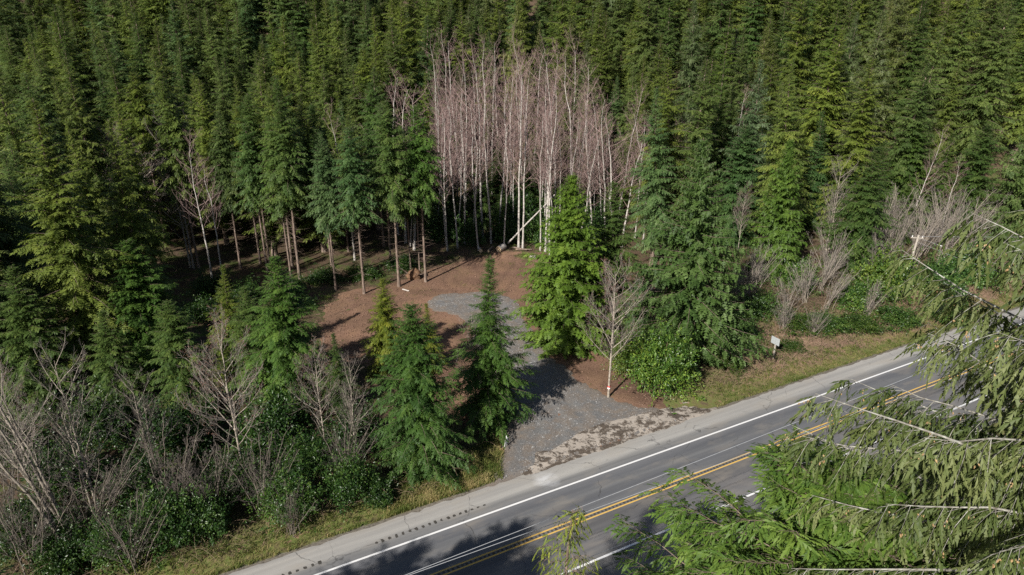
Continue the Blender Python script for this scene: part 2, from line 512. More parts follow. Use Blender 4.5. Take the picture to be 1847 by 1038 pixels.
def alder(seed, H, first=0.45, n1=26, n2=7, n3=7, l1=0.26, ang=48, stems=1, lean=(0, 0), buds=2, spread=0.1, up=0.5, r0=None, twig_r=0.008, bend=0.02, pale_limbs=False):
    rng = np.random.default_rng(seed)
    wood = MB(); tw = MB()
    Ps = []
    for i in range(stems):
        ln = (lean[0] + (rng.normal(0, spread) if stems > 1 else 0), lean[1] + (rng.normal(0, spread) if stems > 1 else 0))
        p = stem_path(rng, H * (1 if i == 0 else rng.uniform(0.75, 1.0)), 14, bend, ln)
        p[:, 0] += rng.normal(0, 0.25) * (stems > 1); p[:, 1] += rng.normal(0, 0.25) * (stems > 1)
        Ps.append(p)
    P0 = np.stack(Ps)
    rr = (r0 or 0.006 * H + 0.02)
    zz = np.linspace(0, 1, 14)
    R0 = np.broadcast_to(rr * (1 - zz) ** 0.8 + 0.012, (stems, 14)).copy(); R0[:, 0] *= 1.3
    tubes(P0, R0, 7, wood)
    P1, L1 = grow(rng, P0, n1, first, 0.99, ang, l1, 6, up, 0.10)
    rad1 = np.clip(0.009 * L1, twig_r * 1.5, 0.05)[:, None] * np.linspace(1, 0.25, 6)[None]
    tubes(P1, rad1, 4, wood if pale_limbs else tw)
    P2, L2 = grow(rng, P1, n2, 0.25, 0.98, 42, 0.42, 4, 0.45, 0.14, L1)
    tubes(P2, np.clip(0.011 * L2, twig_r, 0.02)[:, None] * np.linspace(1, 0.45, 4)[None], 3, tw)
    P3, L3 = grow(rng, P2, n3, 0.15, 1.0, 40, 0.55, 3, 0.35, 0.16, L2)
    tubes(P3, np.full((len(P3), 1), twig_r) * np.linspace(1, 0.5, 3)[None], 3, tw)
    bd = None
    res = {'trunk': (wood, M['alder_bark']), 'twigs': (tw, M['twig'])}
    if buds:
        bd = MB()
        q, d = along(P3, rng.uniform(0.3, 1.0, (len(P3), buds)))
        q = q.reshape(-1, 3); d = d.reshape(-1, 3)
        k = len(q)
        dd = unit(d + rng.normal(0, 0.5, d.shape) + np.array([0, 0, -0.3]))
        sv = unit(np.cross(dd, rng.normal(0, 1, dd.shape)))
        h = rng.uniform(0.10, 0.22, k)[:, None]
        V = np.stack([q - sv * 0.012, q + sv * 0.012, q + dd * h], 1)
        bd.add(V, tris=np.arange(k * 3).reshape(-1, 3), tint=0.5)
        res['catkins'] = (bd, M['bud'])
    return res

def leaf_quads(mb, q, d, nrm, ln, wd, tint, slot=0):
    """folded leaves: two triangles to each side of the midrib"""
    d = unit(d); s = unit(np.cross(d, nrm)); u = np.cross(s, d)
    ln = ln[:, None]; wd = wd[:, None]
    V = np.stack([q, q + d * ln * 0.5 + s * wd + u * wd * 0.35, q + d * ln, q + d * ln * 0.5 - s * wd + u * wd * 0.35], 1)
    k = len(q)
    T = (np.arange(k) * 4)[:, None, None] + np.array([(0, 1, 2), (0, 2, 3)])[None]
    mb.add(V, tris=T, tint=np.repeat(tint, 4), slot=slot)

def shrub(seed, w, h, n, leaf=0.13, lobes=16, foliage='laurel', conical=0.0):
    rng = np.random.default_rng(seed)
    wood = MB(); fo = MB()
    c = rng.normal(0, 1, (lobes, 3)); c = unit(c) * rng.uniform(0.35, 0.75, (lobes, 1))
    c[:, 2] = np.abs(c[:, 2]) * 0.9 + 0.12
    c = c * np.array([w, w, h]) * 0.62
    c[:, :2] *= (1 - conical * c[:, 2:3] / h)
    rad = rng.uniform(0.2, 0.36, lobes) * (w * 0.62 + 0.38 * h) * 0.8
    bi = rng.integers(0, lobes, n)
    nv = unit(rng.normal(0, 1, (n, 3)))
    nv[:, 2] = np.where(rng.random(n) < 0.6, np.abs(nv[:, 2]), nv[:, 2])
    q = c[bi] + nv * (rad[bi] * np.cbrt(rng.uniform(0.2, 1.0, n)))[:, None]
    # a third of the leaves sit on shoots that stick out of the mass
    ns = 150
    si = rng.integers(0, lobes, ns); sn = unit(rng.normal(0, 1, (ns, 3)) + np.array([0, 0, 0.6]))
    sl = rng.uniform(0.25, 1.15, ns) * (0.35 * w + 0.1 * h)
    k = n // 3; pick = rng.integers(0, ns, k)
    q[:k] = c[si][pick] + sn[pick] * (rad[si][pick] * 0.9 + sl[pick] * rng.random(k))[:, None] + rng.normal(0, leaf * 0.45, (k, 3))
    bi[:k] = si[pick]; nv[:k] = unit(sn[pick] + rng.normal(0, 0.6, (k, 3)))
    q[:, 2] = np.maximum(q[:, 2], 0.05 + rng.random(n) * 0.3)
    d = unit(nv + rng.normal(0, 0.7, (n, 3)) + np.array([0, 0, -0.15]))
    nr = unit(nv + np.array([0, 0, 0.7]) + rng.normal(0, 0.5, (n, 3)))
    lt = rng.normal(0.45, 0.22, lobes)
    leaf_quads(fo, q, d, nr, rng.uniform(0.7, 1.3, n) * leaf, rng.uniform(0.7, 1.2, n) * leaf * 0.26, np.clip(lt[bi] + rng.normal(0, 0.26, n), 0, 1))
    k = lobes * 2
    tgt = c[np.arange(k) % lobes] + rng.normal(0, 0.1, (k, 3)) * w
    b0 = np.stack([rng.normal(0, 0.12 * w, k), rng.normal(0, 0.12 * w, k), np.zeros(k)], -1)
    ss = np.linspace(0, 1, 5)[None, :, None]
    P = b0[:, None] * (1 - ss) + tgt[:, None] * ss + np.array([0, 0, 1.0]) * (ss * (1 - ss)) * 0.5
    tubes(P, np.full((k, 1), 0.03) * np.linspace(1, 0.3, 5)[None], 4, wood)
    return {'stems': (wood, M['cane']), 'foliage': (fo, M[foliage])}

# ---------------------------------------------------------------- object helpers
def tag(o, label=None, cat=None, group=None, kind=None):
    if label: o['label'] = label
    if cat: o['category'] = cat
    if group: o['group'] = group
    if kind: o['kind'] = kind
    return o

def link(name, me, parent=None, loc=None, color=None):
    o = bpy.data.objects.new(name, me)
    COL.objects.link(o)
    if parent is not None:
        o.parent = parent
    if loc is not None:
        o.location = loc
    if color is not None:
        o.color = (*color, 1)
    return o

PROTO = {}
def proto(key, name, parts):
    PROTO[key] = (name, [(pn, mb.mesh(name + "_" + pn, m, smooth=(pn in ('trunk',)))) for pn, (mb, m) in parts.items()])

def plant(key, loc, h_scale=1.0, w_scale=None, rot=0.0, color=(1, 1, 1), label=None, cat='tree', group=None, tilt=(0, 0), bark=(1, 1, 1), name=None, twigs=None):
    nm, parts = PROTO[key]
    e = bpy.data.objects.new(name or nm, None)
    COL.objects.link(e)
    e.empty_display_size = 0.5
    e.location = loc
    e.rotation_euler = (tilt[0], tilt[1], rot)
    w = h_scale if w_scale is None else w_scale
    e.scale = (w, w, h_scale)
    for pn, me in parts:
        c = link(pn, me, e)
        if pn in ('catkins', 'cones', 'twigs'): c['kind'] = 'stuff'
        c.color = (*(color if pn in ('crown', 'foliage') else (twigs if twigs and pn == 'twigs' else bark)), 1)
    tag(e, label, cat, group)
    return e

# ---------------------------------------------------------------- the setting: ground, highway, clearing, driveway
def in_poly_sd(x, y, poly):
    """signed distance to a polygon, positive inside"""
    poly = np.asarray(poly, float)
    d = np.full(x.shape, 1e9); inside = np.zeros(x.shape, bool)
    for (x0, y0), (x1, y1) in zip(poly, np.roll(poly, -1, 0)):
        ex, ey = x1 - x0, y1 - y0
        t = np.clip(((x - x0) * ex + (y - y0) * ey) / (ex * ex + ey * ey), 0, 1)
        d = np.minimum(d, np.hypot(x - x0 - t * ex, y - y0 - t * ey))
        c = ((y0 > y) != (y1 > y)) & (x < ex * (y - y0) / (ey if ey else 1e-9) + x0)
        inside ^= c
    return np.where(inside, d, -d)

CLEARING = [(-7.5, 91.5), (-1.5, 95.8), (4.6, 95.6), (6.5, 82), (9, 69), (12.5, 58), (14, 54.5), (12, 48), (0, 45.5), (-4, 50.5), (-10, 57),
            (-16, 61.5), (-20, 65), (-22, 73), (-22, 79.5), (-18.6, 81.2), (-14.6, 83.5), (-10.8, 88.5)]
DRIVE = [(-10.6, 77), (-8.6, 79.6), (-3.0, 80.2), (0.8, 77.5), (1.6, 71.3), (2.6, 65.7), (4.7, 60.8), (7.4, 55.6), (11.3, 53.0), (16.0, 51.4), (14.5, 50.1),
         (0.4, 42.9), (-1.2, 42.2), (-0.6, 46.5), (-0.4, 49.3), (-1.4, 52.5), (-3.2, 61.9), (-4.2, 68.4), (-5.6, 72.4), (-9.5, 74.3)]
APRON = [(1.2, 43.45), (14.8, 50.75), (17.5, 52.6), (16.5, 53.1), (12.5, 52.3), (8.5, 50.7), (5.5, 48.9), (3.2, 46.6), (1.9, 46.2)]

def sheet(name, poly, step, m, lift, edge=0.35, pad=1.5, wobble=0.5, seed=0.0, depth=0.05, cap=-0.03, ruts=()):
    poly = np.asarray(poly)
    xs = np.arange(poly[:, 0].min() - pad, poly[:, 0].max() + pad, step)
    ys = np.arange(poly[:, 1].min() - pad, poly[:, 1].max() + pad, step)
    X, Y = np.meshgrid(xs, ys)
    s = in_poly_sd(X, Y, poly) + wobble * (0.6 * wob(X, Y, 1.1, seed) + 0.4 * wob(X, Y, 3.7, seed + 1))
    Z = zg(X, Y) + lift * sstep(s, -edge, edge) - depth * (1 - sstep(s, -edge * 2, 0)) + 0.012 * wob(X, Y, 4.1, seed) * sstep(s, 0, 1)
    rut = np.zeros_like(X)
    for line in ruts:
        d = np.full(X.shape, 1e9)
        for (x0, y0), (x1, y1) in zip(line[:-1], line[1:]):
            ex, ey = x1 - x0, y1 - y0
            t = np.clip(((X - x0) * ex + (Y - y0) * ey) / (ex * ex + ey * ey), 0, 1)
            d = np.minimum(d, np.hypot(X - x0 - t * ex, Y - y0 - t * ey))
        rut = np.maximum(rut, np.exp(-((d + 0.12 * wob(X, Y, 1.5, 7) - 0.85) / 0.26) ** 2) * (0.65 + 0.35 * wob(X, Y, 0.9, 3)))
    Z = Z - 0.035 * rut * sstep(s, 0, 0.8)
    b = X * RN[0] + Y * RN[1]
    Z = np.where(b < 38.2, np.minimum(Z, cap), Z)
    keep = (s > -edge * 2)
    cell = keep[:-1, :-1] | keep[1:, :-1] | keep[:-1, 1:] | keep[1:, 1:]
    idx = np.arange(X.size).reshape(X.shape)
    q = np.stack([idx[:-1, :-1], idx[:-1, 1:], idx[1:, 1:], idx[1:, :-1]], -1)[cell]
    used, inv = np.unique(q, return_inverse=True)
    V = np.stack([X.ravel(), Y.ravel(), Z.ravel()], -1)[used]
    mb = MB().add(V, quads=inv.reshape(-1, 4), tint=np.clip(s.ravel()[used] * 0.25 + 0.5, 0, 1))
    me = mb.mesh(name, m, True)
    at = me.attributes.new("rut", 'FLOAT', 'POINT')
    at.data.foreach_set("value", np.clip(rut.ravel()[used], 0, 1).astype(np.float32))
    o = link(name, me)
    o['kind'] = 'structure'
    return o

def road_b(nt):
    v = N(nt, "ShaderNodeVectorMath", operation='DOT_PRODUCT')
    nt.links.new(pos(nt), v.inputs[0])
    v.inputs[1].default_value = (RN[0], RN[1], 0)
    return v.outputs["Value"]

def road_uv(nt, sa, sb):
    """noise coordinates stretched along the highway"""
    comb = N(nt, "ShaderNodeCombineXYZ")
    v = N(nt, "ShaderNodeVectorMath", operation='DOT_PRODUCT')
    nt.links.new(pos(nt), v.inputs[0])
    v.inputs[1].default_value = (RU[0] * sa, RU[1] * sa, 0)
    nt.links.new(v.outputs["Value"], comb.inputs[0])
    nt.links.new(mth(nt, 'MULTIPLY', road_b(nt), sb), comb.inputs[1])
    return comb.outputs[0]

def spot(nt, x, y, r):
    v = N(nt, "ShaderNodeVectorMath", operation='DISTANCE')
    nt.links.new(pos(nt), v.inputs[0])
    v.inputs[1].default_value = (x, y, 0)
    return mth(nt, 'SUBTRACT', 1.0, mth(nt, 'DIVIDE', v.outputs["Value"], r), True)

def build_setting():
    # ground sheet, finer near the camera's view, out to the horizon
    xs = np.concatenate([[-1500, -900, -500, -300, -200], np.arange(-130, -62, 4), np.arange(-60, 74, 0.85), np.arange(76, 150, 4), [200, 300, 500, 900, 1500]])
    ys = np.concatenate([[-900, -400, -200, -100], np.arange(-60, 24, 3), np.arange(25, 112, 0.85), np.arange(113, 240, 4), [300, 420]])
    X, Y = np.meshgrid(xs, ys)
    Z = zg(X, np.minimum(Y, 240)) - 0.07 * 0
    b = X * RN[0] + Y * RN[1]
    under = sstep(b, PAVE_NEAR - 1.2, PAVE_NEAR - 0.2) * (1 - sstep(b, PAVE_FAR + 0.0, PAVE_FAR + 0.9))
    Z = Z - 0.10 * under
    fine = (X > -60) & (X < 73) & (Y > 25) & (Y < 112)
    Z = Z + np.where(fine, 0.05 * wob(X, Y, 2.7, 3) * sstep(b, 38.5, 41) * (1 - sstep(in_poly_sd(X, Y, CLEARING), -2, 0.5)), 0)
    idx = np.arange(X.size).reshape(X.shape)
    q = np.stack([idx[:-1, :-1], idx[:-1, 1:], idx[1:, 1:], idx[1:, :-1]], -1).reshape(-1, 4)
    m, nt, out = mat("forest_floor")
    p = pos(nt)
    n1 = noise(nt, 0.5, 5, 0.6, p); n2 = noise(nt, 6, 4, 0.7, p); n3 = noise(nt, 1.7, 3, 0.6, p)
    litter = ramp(nt, n2, [(0.25, (0.03, 0.02, 0.014)), (0.5, (0.075, 0.052, 0.034)), (0.75, (0.15, 0.1, 0.065))])
    moss = ramp(nt, n2, [(0.3, (0.03, 0.045, 0.012)), (0.7, (0.10, 0.115, 0.035))])
    col = mix(nt, ramp(nt, n1, [(0.48, (0, 0, 0)), (0.62, (1, 1, 1))]), litter, moss)
    # verge: grass and dead straw beside the pavement
    verge = mth(nt, 'SUBTRACT', 1.0, mth(nt, 'DIVIDE', mth(nt, 'SUBTRACT', road_b(nt), 38.0), 6.5), True)
    vcol = ramp(nt, n3, [(0.3, (0.10, 0.075, 0.045)), (0.48, (0.13, 0.125, 0.045)), (0.58, (0.10, 0.13, 0.035)), (0.68, (0.20, 0.125, 0.08)), (0.78, (0.27, 0.19, 0.115))])
    col = mix(nt, mth(nt, 'MULTIPLY', verge, 1.6, True), col, vcol)
    # reddish bare bank on the right
    sx = N(nt, "ShaderNodeSeparateXYZ"); nt.links.new(p, sx.inputs[0])
    bank = mth(nt, 'MULTIPLY', mth(nt, 'MULTIPLY', mth(nt, 'SUBTRACT', sx.outputs[0], 17.0), 0.12, True), mth(nt, 'MULTIPLY', mth(nt, 'SUBTRACT', road_b(nt), 38.9), 0.9, True))
    bank = mth(nt, 'MULTIPLY', bank, ramp(nt, noise(nt, 0.8, 4, 0.6, p), [(0.36, (0, 0, 0)), (0.52, (1, 1, 1))]))
    bank = mth(nt, 'MULTIPLY', bank, mth(nt, 'SUBTRACT', 1.0, mth(nt, 'MULTIPLY', mth(nt, 'SUBTRACT', road_b(nt), 44.5), 0.3, True)))
    col = mix(nt, bank, col, ramp(nt, n2, [(0.28, (0.085, 0.052, 0.036)), (0.5, (0.185, 0.12, 0.082)), (0.74, (0.30, 0.215, 0.15))]))
    # bare earth edge, gravelly
    grit = mth(nt, 'SUBTRACT', 1.0, mth(nt, 'DIVIDE', mth(nt, 'ABSOLUTE', mth(nt, 'SUBTRACT', road_b(nt), 37.7)), mth(nt, 'ADD', 0.15, mth(nt, 'MULTIPLY', n3, 0.9))), True)
    col = mix(nt, mth(nt, 'MULTIPLY', grit, 2.5, True), col, ramp(nt, n2, [(0.3, (0.07, 0.06, 0.05)), (0.7, (0.2, 0.18, 0.15))]))
    surf(nt, out, col, 0.95, 0.15, n2, 0.8, 0.06)
    g = link("ground", MB().add(np.stack([X, Y, Z], -1), quads=q).mesh("ground", m, True))
    g['kind'] = 'structure'

    # bare soil of the clearing
    m, nt, out = mat("clearing_soil")
    p = pos(nt)
    n1 = noise(nt, 0.35, 4, 0.6, p); n2 = noise(nt, 5, 6, 0.75, p); n3 = noise(nt, 14, 3, 0.7, p)
    soil = ramp(nt, n2, [(0.28, (0.075, 0.043, 0.030)), (0.5, (0.165, 0.098, 0.068)), (0.72, (0.25, 0.165, 0.12))])
    litter = ramp(nt, n3, [(0.3, (0.10, 0.058, 0.036)), (0.55, (0.19, 0.118, 0.076)), (0.75, (0.29, 0.2, 0.13))])
    col = mix(nt, ramp(nt, n1, [(0.44, (0, 0, 0)), (0.6, (0.8, 0.8, 0.8))]), soil, litter)
    big = noise(nt, 0.13, 3, 0.6, p, 0.6)
    col = mix(nt, 1.0, col, ramp(nt, big, [(0.32, (0.62, 0.62, 0.64)), (0.5, (1, 1, 1)), (0.68, (1.25, 1.22, 1.18))]), 'MULTIPLY')
    grass_spot = mth(nt, 'MULTIPLY', spot(nt, 2.6, 93.8, 2.6), noise(nt, 2.2, 3, 0.6, p))
    col = mix(nt, ramp(nt, grass_spot, [(0.12, (0, 0, 0)), (0.26, (1, 1, 1))]), col, (0.12, 0.15, 0.04))
    col = mix(nt, mth(nt, 'MULTIPLY', attr(nt, 'rut'), 0.55), col, ramp(nt, n2, [(0.3, (0.055, 0.036, 0.027)), (0.7, (0.12, 0.078, 0.056))]))
    surf(nt, out, col, 0.95, 0.12, n2, 0.9, 0.08)
    sheet("clearing", CLEARING, 0.4, m, 0.035, wobble=0.9, seed=2.0, ruts=[[(-2, 75), (-1.2, 82), (0.5, 88), (1.5, 94)], [(-4, 78), (-10, 80), (-16, 77), (-21, 72)], [(-3, 76), (-8, 83), (-8.5, 89)]])

    # gravel driveway
    m, nt, out = mat("driveway_gravel")
    p = pos(nt)
    vo = N(nt, "ShaderNodeTexVoronoi"); vo.inputs["Scale"].default_value = 11
    nt.links.new(p, vo.inputs["Vector"])
    n1 = noise(nt, 0.7, 5, 0.65, p); n2 = noise(nt, 9, 4, 0.8, p)
    st = ramp(nt, n2, [(0.25, (0.085, 0.085, 0.086)), (0.5, (0.14, 0.14, 0.141)), (0.75, (0.215, 0.213, 0.208))])
    st = mix(nt, 0.3, st, mix(nt, 1.0, st, ramp(nt, vo.outputs["Distance"], [(0.1, (1.4, 1.4, 1.4)), (0.6, (0.5, 0.5, 0.5))]), 'MULTIPLY'))
    dirt = ramp(nt, n2, [(0.3, (0.10, 0.08, 0.065)), (0.7, (0.23, 0.19, 0.155))])
    col = mix(nt, ramp(nt, n1, [(0.4, (0, 0, 0)), (0.62, (0.85, 0.85, 0.85))]), st, dirt)
    edge = ramp(nt, mth(nt, 'ADD', attr(nt, "tint"), mth(nt, 'MULTIPLY', mth(nt, 'SUBTRACT', n1, 0.5), 1.1)), [(0.48, (1, 1, 1)), (0.72, (0, 0, 0))])
    col = mix(nt, mth(nt, 'MULTIPLY', edge, 0.8), col, dirt)
    col = mix(nt, mth(nt, 'MULTIPLY', attr(nt, 'rut'), 0.6), col, ramp(nt, n2, [(0.3, (0.15, 0.145, 0.138)), (0.7, (0.23, 0.222, 0.21))]))
    surf(nt, out, col, 0.9, 0.2, n2, 1.0, 0.05)
    sheet("driveway", DRIVE, 0.3, m, 0.075, wobble=0.8, seed=5.0, cap=-0.018, ruts=[[(9, 46.5), (5.2, 52), (2.4, 58), (0.0, 65), (-1.5, 71), (-2, 77)], [(3, 44.5), (3.6, 50), (2.0, 57)], [(-2, 75), (-5, 77.6), (-10, 76)]])

    # broken, mud-spattered apron between driveway and pavement
    m, nt, out = mat("apron_crust")
    p = pos(nt)
    n1 = noise(nt, 1.5, 5, 0.75, p, 0.4); n2 = noise(nt, 7, 4, 0.7, p); n3 = noise(nt, 0.6, 2, 0.5, p)
    base = ramp(nt, n2, [(0.3, (0.26, 0.225, 0.19)), (0.7, (0.36, 0.32, 0.28))])
    k = ramp(nt, mth(nt, 'ADD', mth(nt, 'MULTIPLY', n1, 0.7), mth(nt, 'MULTIPLY', n3, 0.35)), [(0.495, (0, 0, 0)), (0.56, (1, 1, 1))])
    col = mix(nt, k, base, ramp(nt, n2, [(0.3, (0.04, 0.033, 0.027)), (0.7, (0.12, 0.095, 0.075))]))
    surf(nt, out, col, 0.95, 0.15, k, 0.7, 0.05)
    sheet("gravel_apron", APRON, 0.25, m, 0.09, wobble=0.3, seed=9.0, depth=0.02, cap=-0.008)

    # highway slab
    m, nt, out = mat("asphalt")
    b = road_b(nt)
    fine_n = noise(nt, 26, 3, 0.8, pos(nt)); big = noise(nt, 0.5, 4, 0.6, pos(nt))
    streak = noise(nt, 1.0, 4, 0.6, road_uv(nt, 0.06, 1.6))
    streak2 = noise(nt, 1.0, 3, 0.6, road_uv(nt, 0.25, 5.0))
    bw = mth(nt, 'ADD', b, mth(nt, 'MULTIPLY', mth(nt, 'SUBTRACT', streak2, 0.5), 0.5))
    t = mth(nt, 'DIVIDE', mth(nt, 'SUBTRACT', bw, 24.0), 15.0)
    def at(v): return (v - 24.0) / 15.0
    S_ = (0.275, 0.268, 0.255); L_ = (0.112, 0.115, 0.122); W_ = (0.09, 0.093, 0.102); C_ = (0.085, 0.084, 0.086)
    Ln = (0.125, 0.123, 0.125); Wn = (0.108, 0.107, 0.112)
    col = ramp(nt, t, [(at(24.9), (0.15, 0.145, 0.14)), (at(27.5), (0.12, 0.118, 0.116)), (at(28.6), Ln), (at(29.6), Wn), (at(30.8), C_), (at(32.2), L_), (at(32.9), W_), (at(33.6), (0.115, 0.117, 0.122)),
                       (at(34.3), W_), (at(34.9), (0.12, 0.122, 0.13)), (at(35.7), (0.15, 0.15, 0.15)), (at(36.3), S_), (at(37.8), (0.26, 0.25, 0.235))])
    col = mix(nt, 1.0, col, ramp(nt, streak, [(0.3, (0.82, 0.82, 0.83)), (0.7, (1.18, 1.17, 1.15))]), 'MULTIPLY')
    col = mix(nt, 1.0, col, ramp(nt, fine_n, [(0.3, (0.86, 0.86, 0.86)), (0.7, (1.14, 1.14, 1.14))]), 'MULTIPLY')
    dust = mth(nt, 'MULTIPLY', ramp(nt, noise(nt, 1.0, 4, 0.6, road_uv(nt, 0.22, 0.7)), [(0.5, (0, 0, 0)), (0.72, (1, 1, 1))]), 0.4)
    col = mix(nt, dust, col, (0.27, 0.235, 0.19))
    # dirt crumbs on the shoulder
    cr = ramp(nt, noise(nt, 1.0, 6, 0.85, road_uv(nt, 2.2, 5.0)), [(0.6, (0, 0, 0)), (0.65, (1, 1, 1))])
    zone = ramp(nt, noise(nt, 1.0, 2, 0.5, road_uv(nt, 0.13, 0.9)), [(0.47, (0, 0, 0)), (0.58, (1, 1, 1))])
    sh = mth(nt, 'MULTIPLY', mth(nt, 'GREATER_THAN', b, 35.9), mth(nt, 'MULTIPLY', cr, zone))
    col = mix(nt, mth(nt, 'MULTIPLY', sh, 0.85), col, (0.045, 0.042, 0.04))
    # fine cracks and tar patches
    vo = N(nt, "ShaderNodeTexVoronoi", feature='DISTANCE_TO_EDGE'); vo.inputs["Scale"].default_value = 0.22
    wv = N(nt, "ShaderNodeVectorMath", operation='ADD')
    nz = N(nt, "ShaderNodeTexNoise"); nz.inputs["Scale"].default_value = 0.9; nz.inputs["Detail"].default_value = 5
    nt.links.new(pos(nt), nz.inputs["Vector"]); nt.links.new(pos(nt), wv.inputs[0]); nt.links.new(nz.outputs["Color"], wv.inputs[1])
    nt.links.new(wv.outputs[0], vo.inputs["Vector"])
    crack = mth(nt, 'MULTIPLY', mth(nt, 'LESS_THAN', vo.outputs["Distance"], 0.006), ramp(nt, big, [(0.45, (0, 0, 0)), (0.6, (1, 1, 1))]))
    col = mix(nt, mth(nt, 'MULTIPLY', crack, 0.6), col, (0.035, 0.034, 0.034))
    # spilled lime on the shoulder
    lime = mth(nt, 'MULTIPLY', mth(nt, 'MULTIPLY', spot(nt, LIME[0], LIME[1], 1.9), noise(nt, 1.0, 5, 0.7, road_uv(nt, 0.9, 2.6))), 1.6, True)
    col = mix(nt, ramp(nt, lime, [(0.32, (0, 0, 0)), (1.0, (0.6, 0.6, 0.6))]), col, (0.62, 0.63, 0.65))
    surf(nt, out, col, 0.82, 0.3, fine_n, 0.35, 0.01)
    a = np.arange(-260, 420, 0.5)
    rng = np.random.default_rng(4)
    jag = 0.05 * np.sin(a * 1.9) + 0.05 * np.sin(a * 5.3 + 1) + rng.normal(0, 0.03, len(a))
    rows = [PAVE_NEAR + jag * 0.6, np.full(len(a), 26.0), np.full(len(a), 31.5), np.full(len(a), 36.6), PAVE_FAR + jag]
    hs = [0.0, 0.02, 0.05, 0.0, -0.01]
    V = []; cols = [(rows[0], np.full(len(a), -0.2))] + [(r, np.full(len(a), h)) for r, h in zip(rows, hs)] + [(rows[-1] + 0.03, np.full(len(a), -0.2))]
    for r, h in cols:
        V.append(np.stack([a * RU[0] + r * RN[0], a * RU[1] + r * RN[1], h], -1))
    V = np.stack(V, 1)
    idx = np.arange(len(a) * 7).reshape(len(a), 7)
    q = np.stack([idx[:-1, :-1], idx[1:, :-1], idx[1:, 1:], idx[:-1, 1:]], -1).reshape(-1, 4)
    road = link("highway", MB().add(V, quads=q).mesh("highway", m))
    road['kind'] = 'structure'

    def hz(bb):
        return np.interp(bb, [24.9, 26, 31.5, 36.6, 37.75], hs)

    def paint(name, b0, w, color, seed, wear=0.5):
        m, nt, out = mat(name)
        n = noise(nt, 10, 4, 0.75, pos(nt))
        n2 = noise(nt, 1.0, 3, 0.6, road_uv(nt, 0.3, 2.0))
        c = mix(nt, mth(nt, 'MULTIPLY', ramp(nt, n, [(0.52, (0, 0, 0)), (0.75, (1, 1, 1))]), wear), color, tuple(x * 0.35 + 0.02 for x in color))
        c = mix(nt, mth(nt, 'MULTIPLY', n2, 0.35), c, (0.3, 0.28, 0.25))
        surf(nt, out, c, 0.6, 0.3)
        aa = np.arange(-120, 260, 1.0)
        o0 = b0 - w / 2; o1 = b0 + w / 2
        V = np.stack([np.stack([aa * RU[0] + o * RN[0], aa * RU[1] + o * RN[1], np.full(len(aa), hz(o) + 0.004)], -1) for o in (o0, o1)], 1)
        idx = np.arange(len(aa) * 2).reshape(-1, 2)
        q = np.stack([idx[:-1, 0], idx[1:, 0], idx[1:, 1], idx[:-1, 1]], -1)
        link(name, MB().add(V, quads=q).mesh(name, m), road)
    paint("edge_line", EDGE_FAR, 0.16, (0.72, 0.72, 0.72), 1, 0.3)
    paint("edge_line", EDGE_NEAR, 0.16, (0.72, 0.72, 0.72), 2, 0.3)
    paint("centre_line", 31.66, 0.12, (0.62, 0.38, 0.06), 3)
    paint("centre_line", 31.28, 0.12, (0.62, 0.38, 0.06), 4)
    # rumble grooves milled in the centre line and along the far shoulder, packed with dirt
    m, nt, out = mat("groove_dirt")
    surf(nt, out, ramp(nt, noise(nt, 8, 3, 0.7, pos(nt)), [(0.3, (0.03, 0.028, 0.026)), (0.7, (0.075, 0.07, 0.062))]), 0.95, 0.1)
    mb = MB()
    rng = np.random.default_rng(8)
    def groove(a0, b0, la, lb):
        k = 6
        jj = rng.normal(0, 0.02, (k, 2))
        ang = np.arange(k) * 2 * np.pi / k
        aa = a0 + la / 2 * np.sign(np.cos(ang)) * np.abs(np.cos(ang)) ** 0.5 + jj[:, 0]
        bb = b0 + lb / 2 * np.sign(np.sin(ang)) * np.abs(np.sin(ang)) ** 0.5 + jj[:, 1]
        V = np.stack([aa * RU[0] + bb * RN[0], aa * RU[1] + bb * RN[1], hz(bb) + 0.005], -1)
        mb.add(V, tris=[(0, i, i + 1) for i in range(1, k - 1)])
    for a0 in np.arange(-40, 110, 0.32):
        groove(a0, 31.47, 0.17, 0.20)
    for a0, a1 in ((-1.0, 5.3), (8.9, 17.0)):
        for aa in np.arange(a0, a1, 0.47):
            groove(aa + rng.normal(0, 0.02), 36.05, 0.2, 0.34 * rng.uniform(0.5, 1.1) * (0.5 if aa > 15.6 else 1))
    o = link("rumble_strip", mb.mesh("rumble_strip", m), road)
    o['kind'] = 'stuff'

LIME = (2.6, 42.7)
build_setting()

